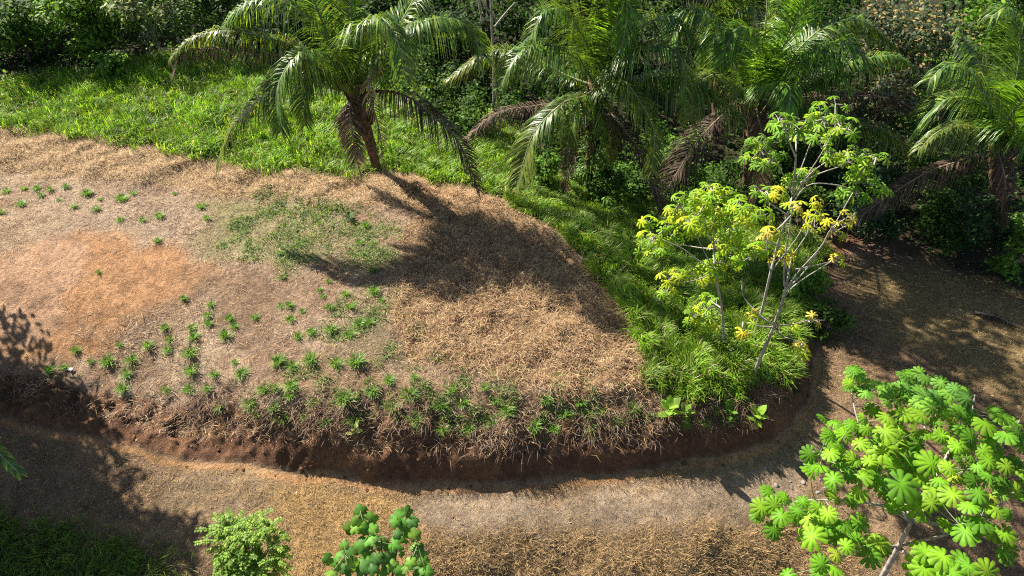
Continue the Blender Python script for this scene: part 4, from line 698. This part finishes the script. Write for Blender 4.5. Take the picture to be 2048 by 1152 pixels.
# dry twiggy branch, stick, fallen frond, scrap, stones
def twigs(u, v, label, n, ln, name, cat, mat, up=.5):
    p = ground_px(u, v, height); a = Acc(); m = catmull([p + (-ln * .6, 0, .05), p + (0, 0, .14), p + (ln * .5, .1, .2)], 10); tube(a, m, np.linspace(.022, .01, 10), 5)
    for i in range(n): s = m[RNG.integers(2, 10)]; d = norm(np.array((RNG.normal(.4, .4), RNG.normal(0, .6), up + RNG.random()))) * ln * RNG.uniform(.3, .7); tube(a, catmull([s, s + d * .5 + RNG.normal(0, .03, 3), s + d], 6), np.linspace(.011, .004, 6), 4)
    tag(a.build(name, mat), label, cat)
twigs(1705, 520, "dry grey twiggy branch lying beside the shaded track", 16, .9, "dead_branch", "branch", M_DRYRIB)
twigs(655, 348, "short dark forked stick standing in the thatch left of the leftmost palm", 2, .35, "stick", "stick", M_BARK, 1)
p = ground_px(1990, 640, height); root = thing("fallen_frond", p, "pale fallen dry frond lying in the sun on the right", "fallen frond"); o = frond(root, p, [p + (-.5, .3, .05), p + (0, .02, .12), p + (.45, -.35, .08)], 'd', L=.35, name="leaflets")
p = ground_px(143, 741, height); a = Acc(); q = np.array([(i * .03 - .06, j * .03 - .045, .03 + .05 * RNG.random()) for j in range(4) for i in range(5)]) + p
a.add(q, [np.array([(j * 5 + i, j * 5 + i + 1, j * 5 + i + 6, j * 5 + i + 5) for j in range(3) for i in range(4)])], (.6, .6, .8)); tag(a.build("plastic_scrap", M_SCRAP), "small crumpled pale blue scrap beside the shaded slope", "scrap")
sv = Acc(); th_ = np.arange(6) * math.pi / 3
ring = lambda r, z: [(r * math.cos(t) * RNG.uniform(.8, 1.2), r * math.sin(t) * RNG.uniform(.8, 1.2), z) for t in th_]
SV = np.array([(0, 0, -.3)] + ring(.8, -.25) + ring(1, .15) + ring(.6, .5) + [(0.05, 0, .62)]); j = np.arange(6); k2 = (j + 1) % 6
SF = [np.concatenate([np.stack([0 * j, 1 + k2, 1 + j], 1), np.stack([0 * j + 19, 13 + j, 13 + k2], 1)]), np.concatenate([np.stack([1 + j, 1 + k2, 7 + k2, 7 + j], 1), np.stack([7 + j, 7 + k2, 13 + k2, 13 + j], 1)])]
so_ = Acc().add(SV, SF, (.5, .5, .5)).build("stone", M_STONE); sm = so_.data; bpy.data.objects.remove(so_)
for (u, v, s) in [(1552,971,.09),(1607,965,.1),(1583,975,.06),(1581,963,.05),(1636,985,.09),(1531,936,.06),(1598,972,.05),(1650,975,.07),(1690,1000,.06),(1620,1000,.05),(1500,945,.05),(1665,1015,.06),(1575,990,.05),(1640,960,.05)]:
    p = ground_px(u, v, height); o = bpy.data.objects.new("stone", sm); COL.objects.link(o); o.location = p; s *= .75; o.scale = (s, s * RNG.uniform(.7, 1), s * RNG.uniform(.6, 1)); o.rotation_euler = (RNG.normal(0, .3), RNG.normal(0, .3), RNG.uniform(0, 6))
    tag(o, "small pale stone lying at the outer bend of the road", "stone", "stones at the bend of the road")
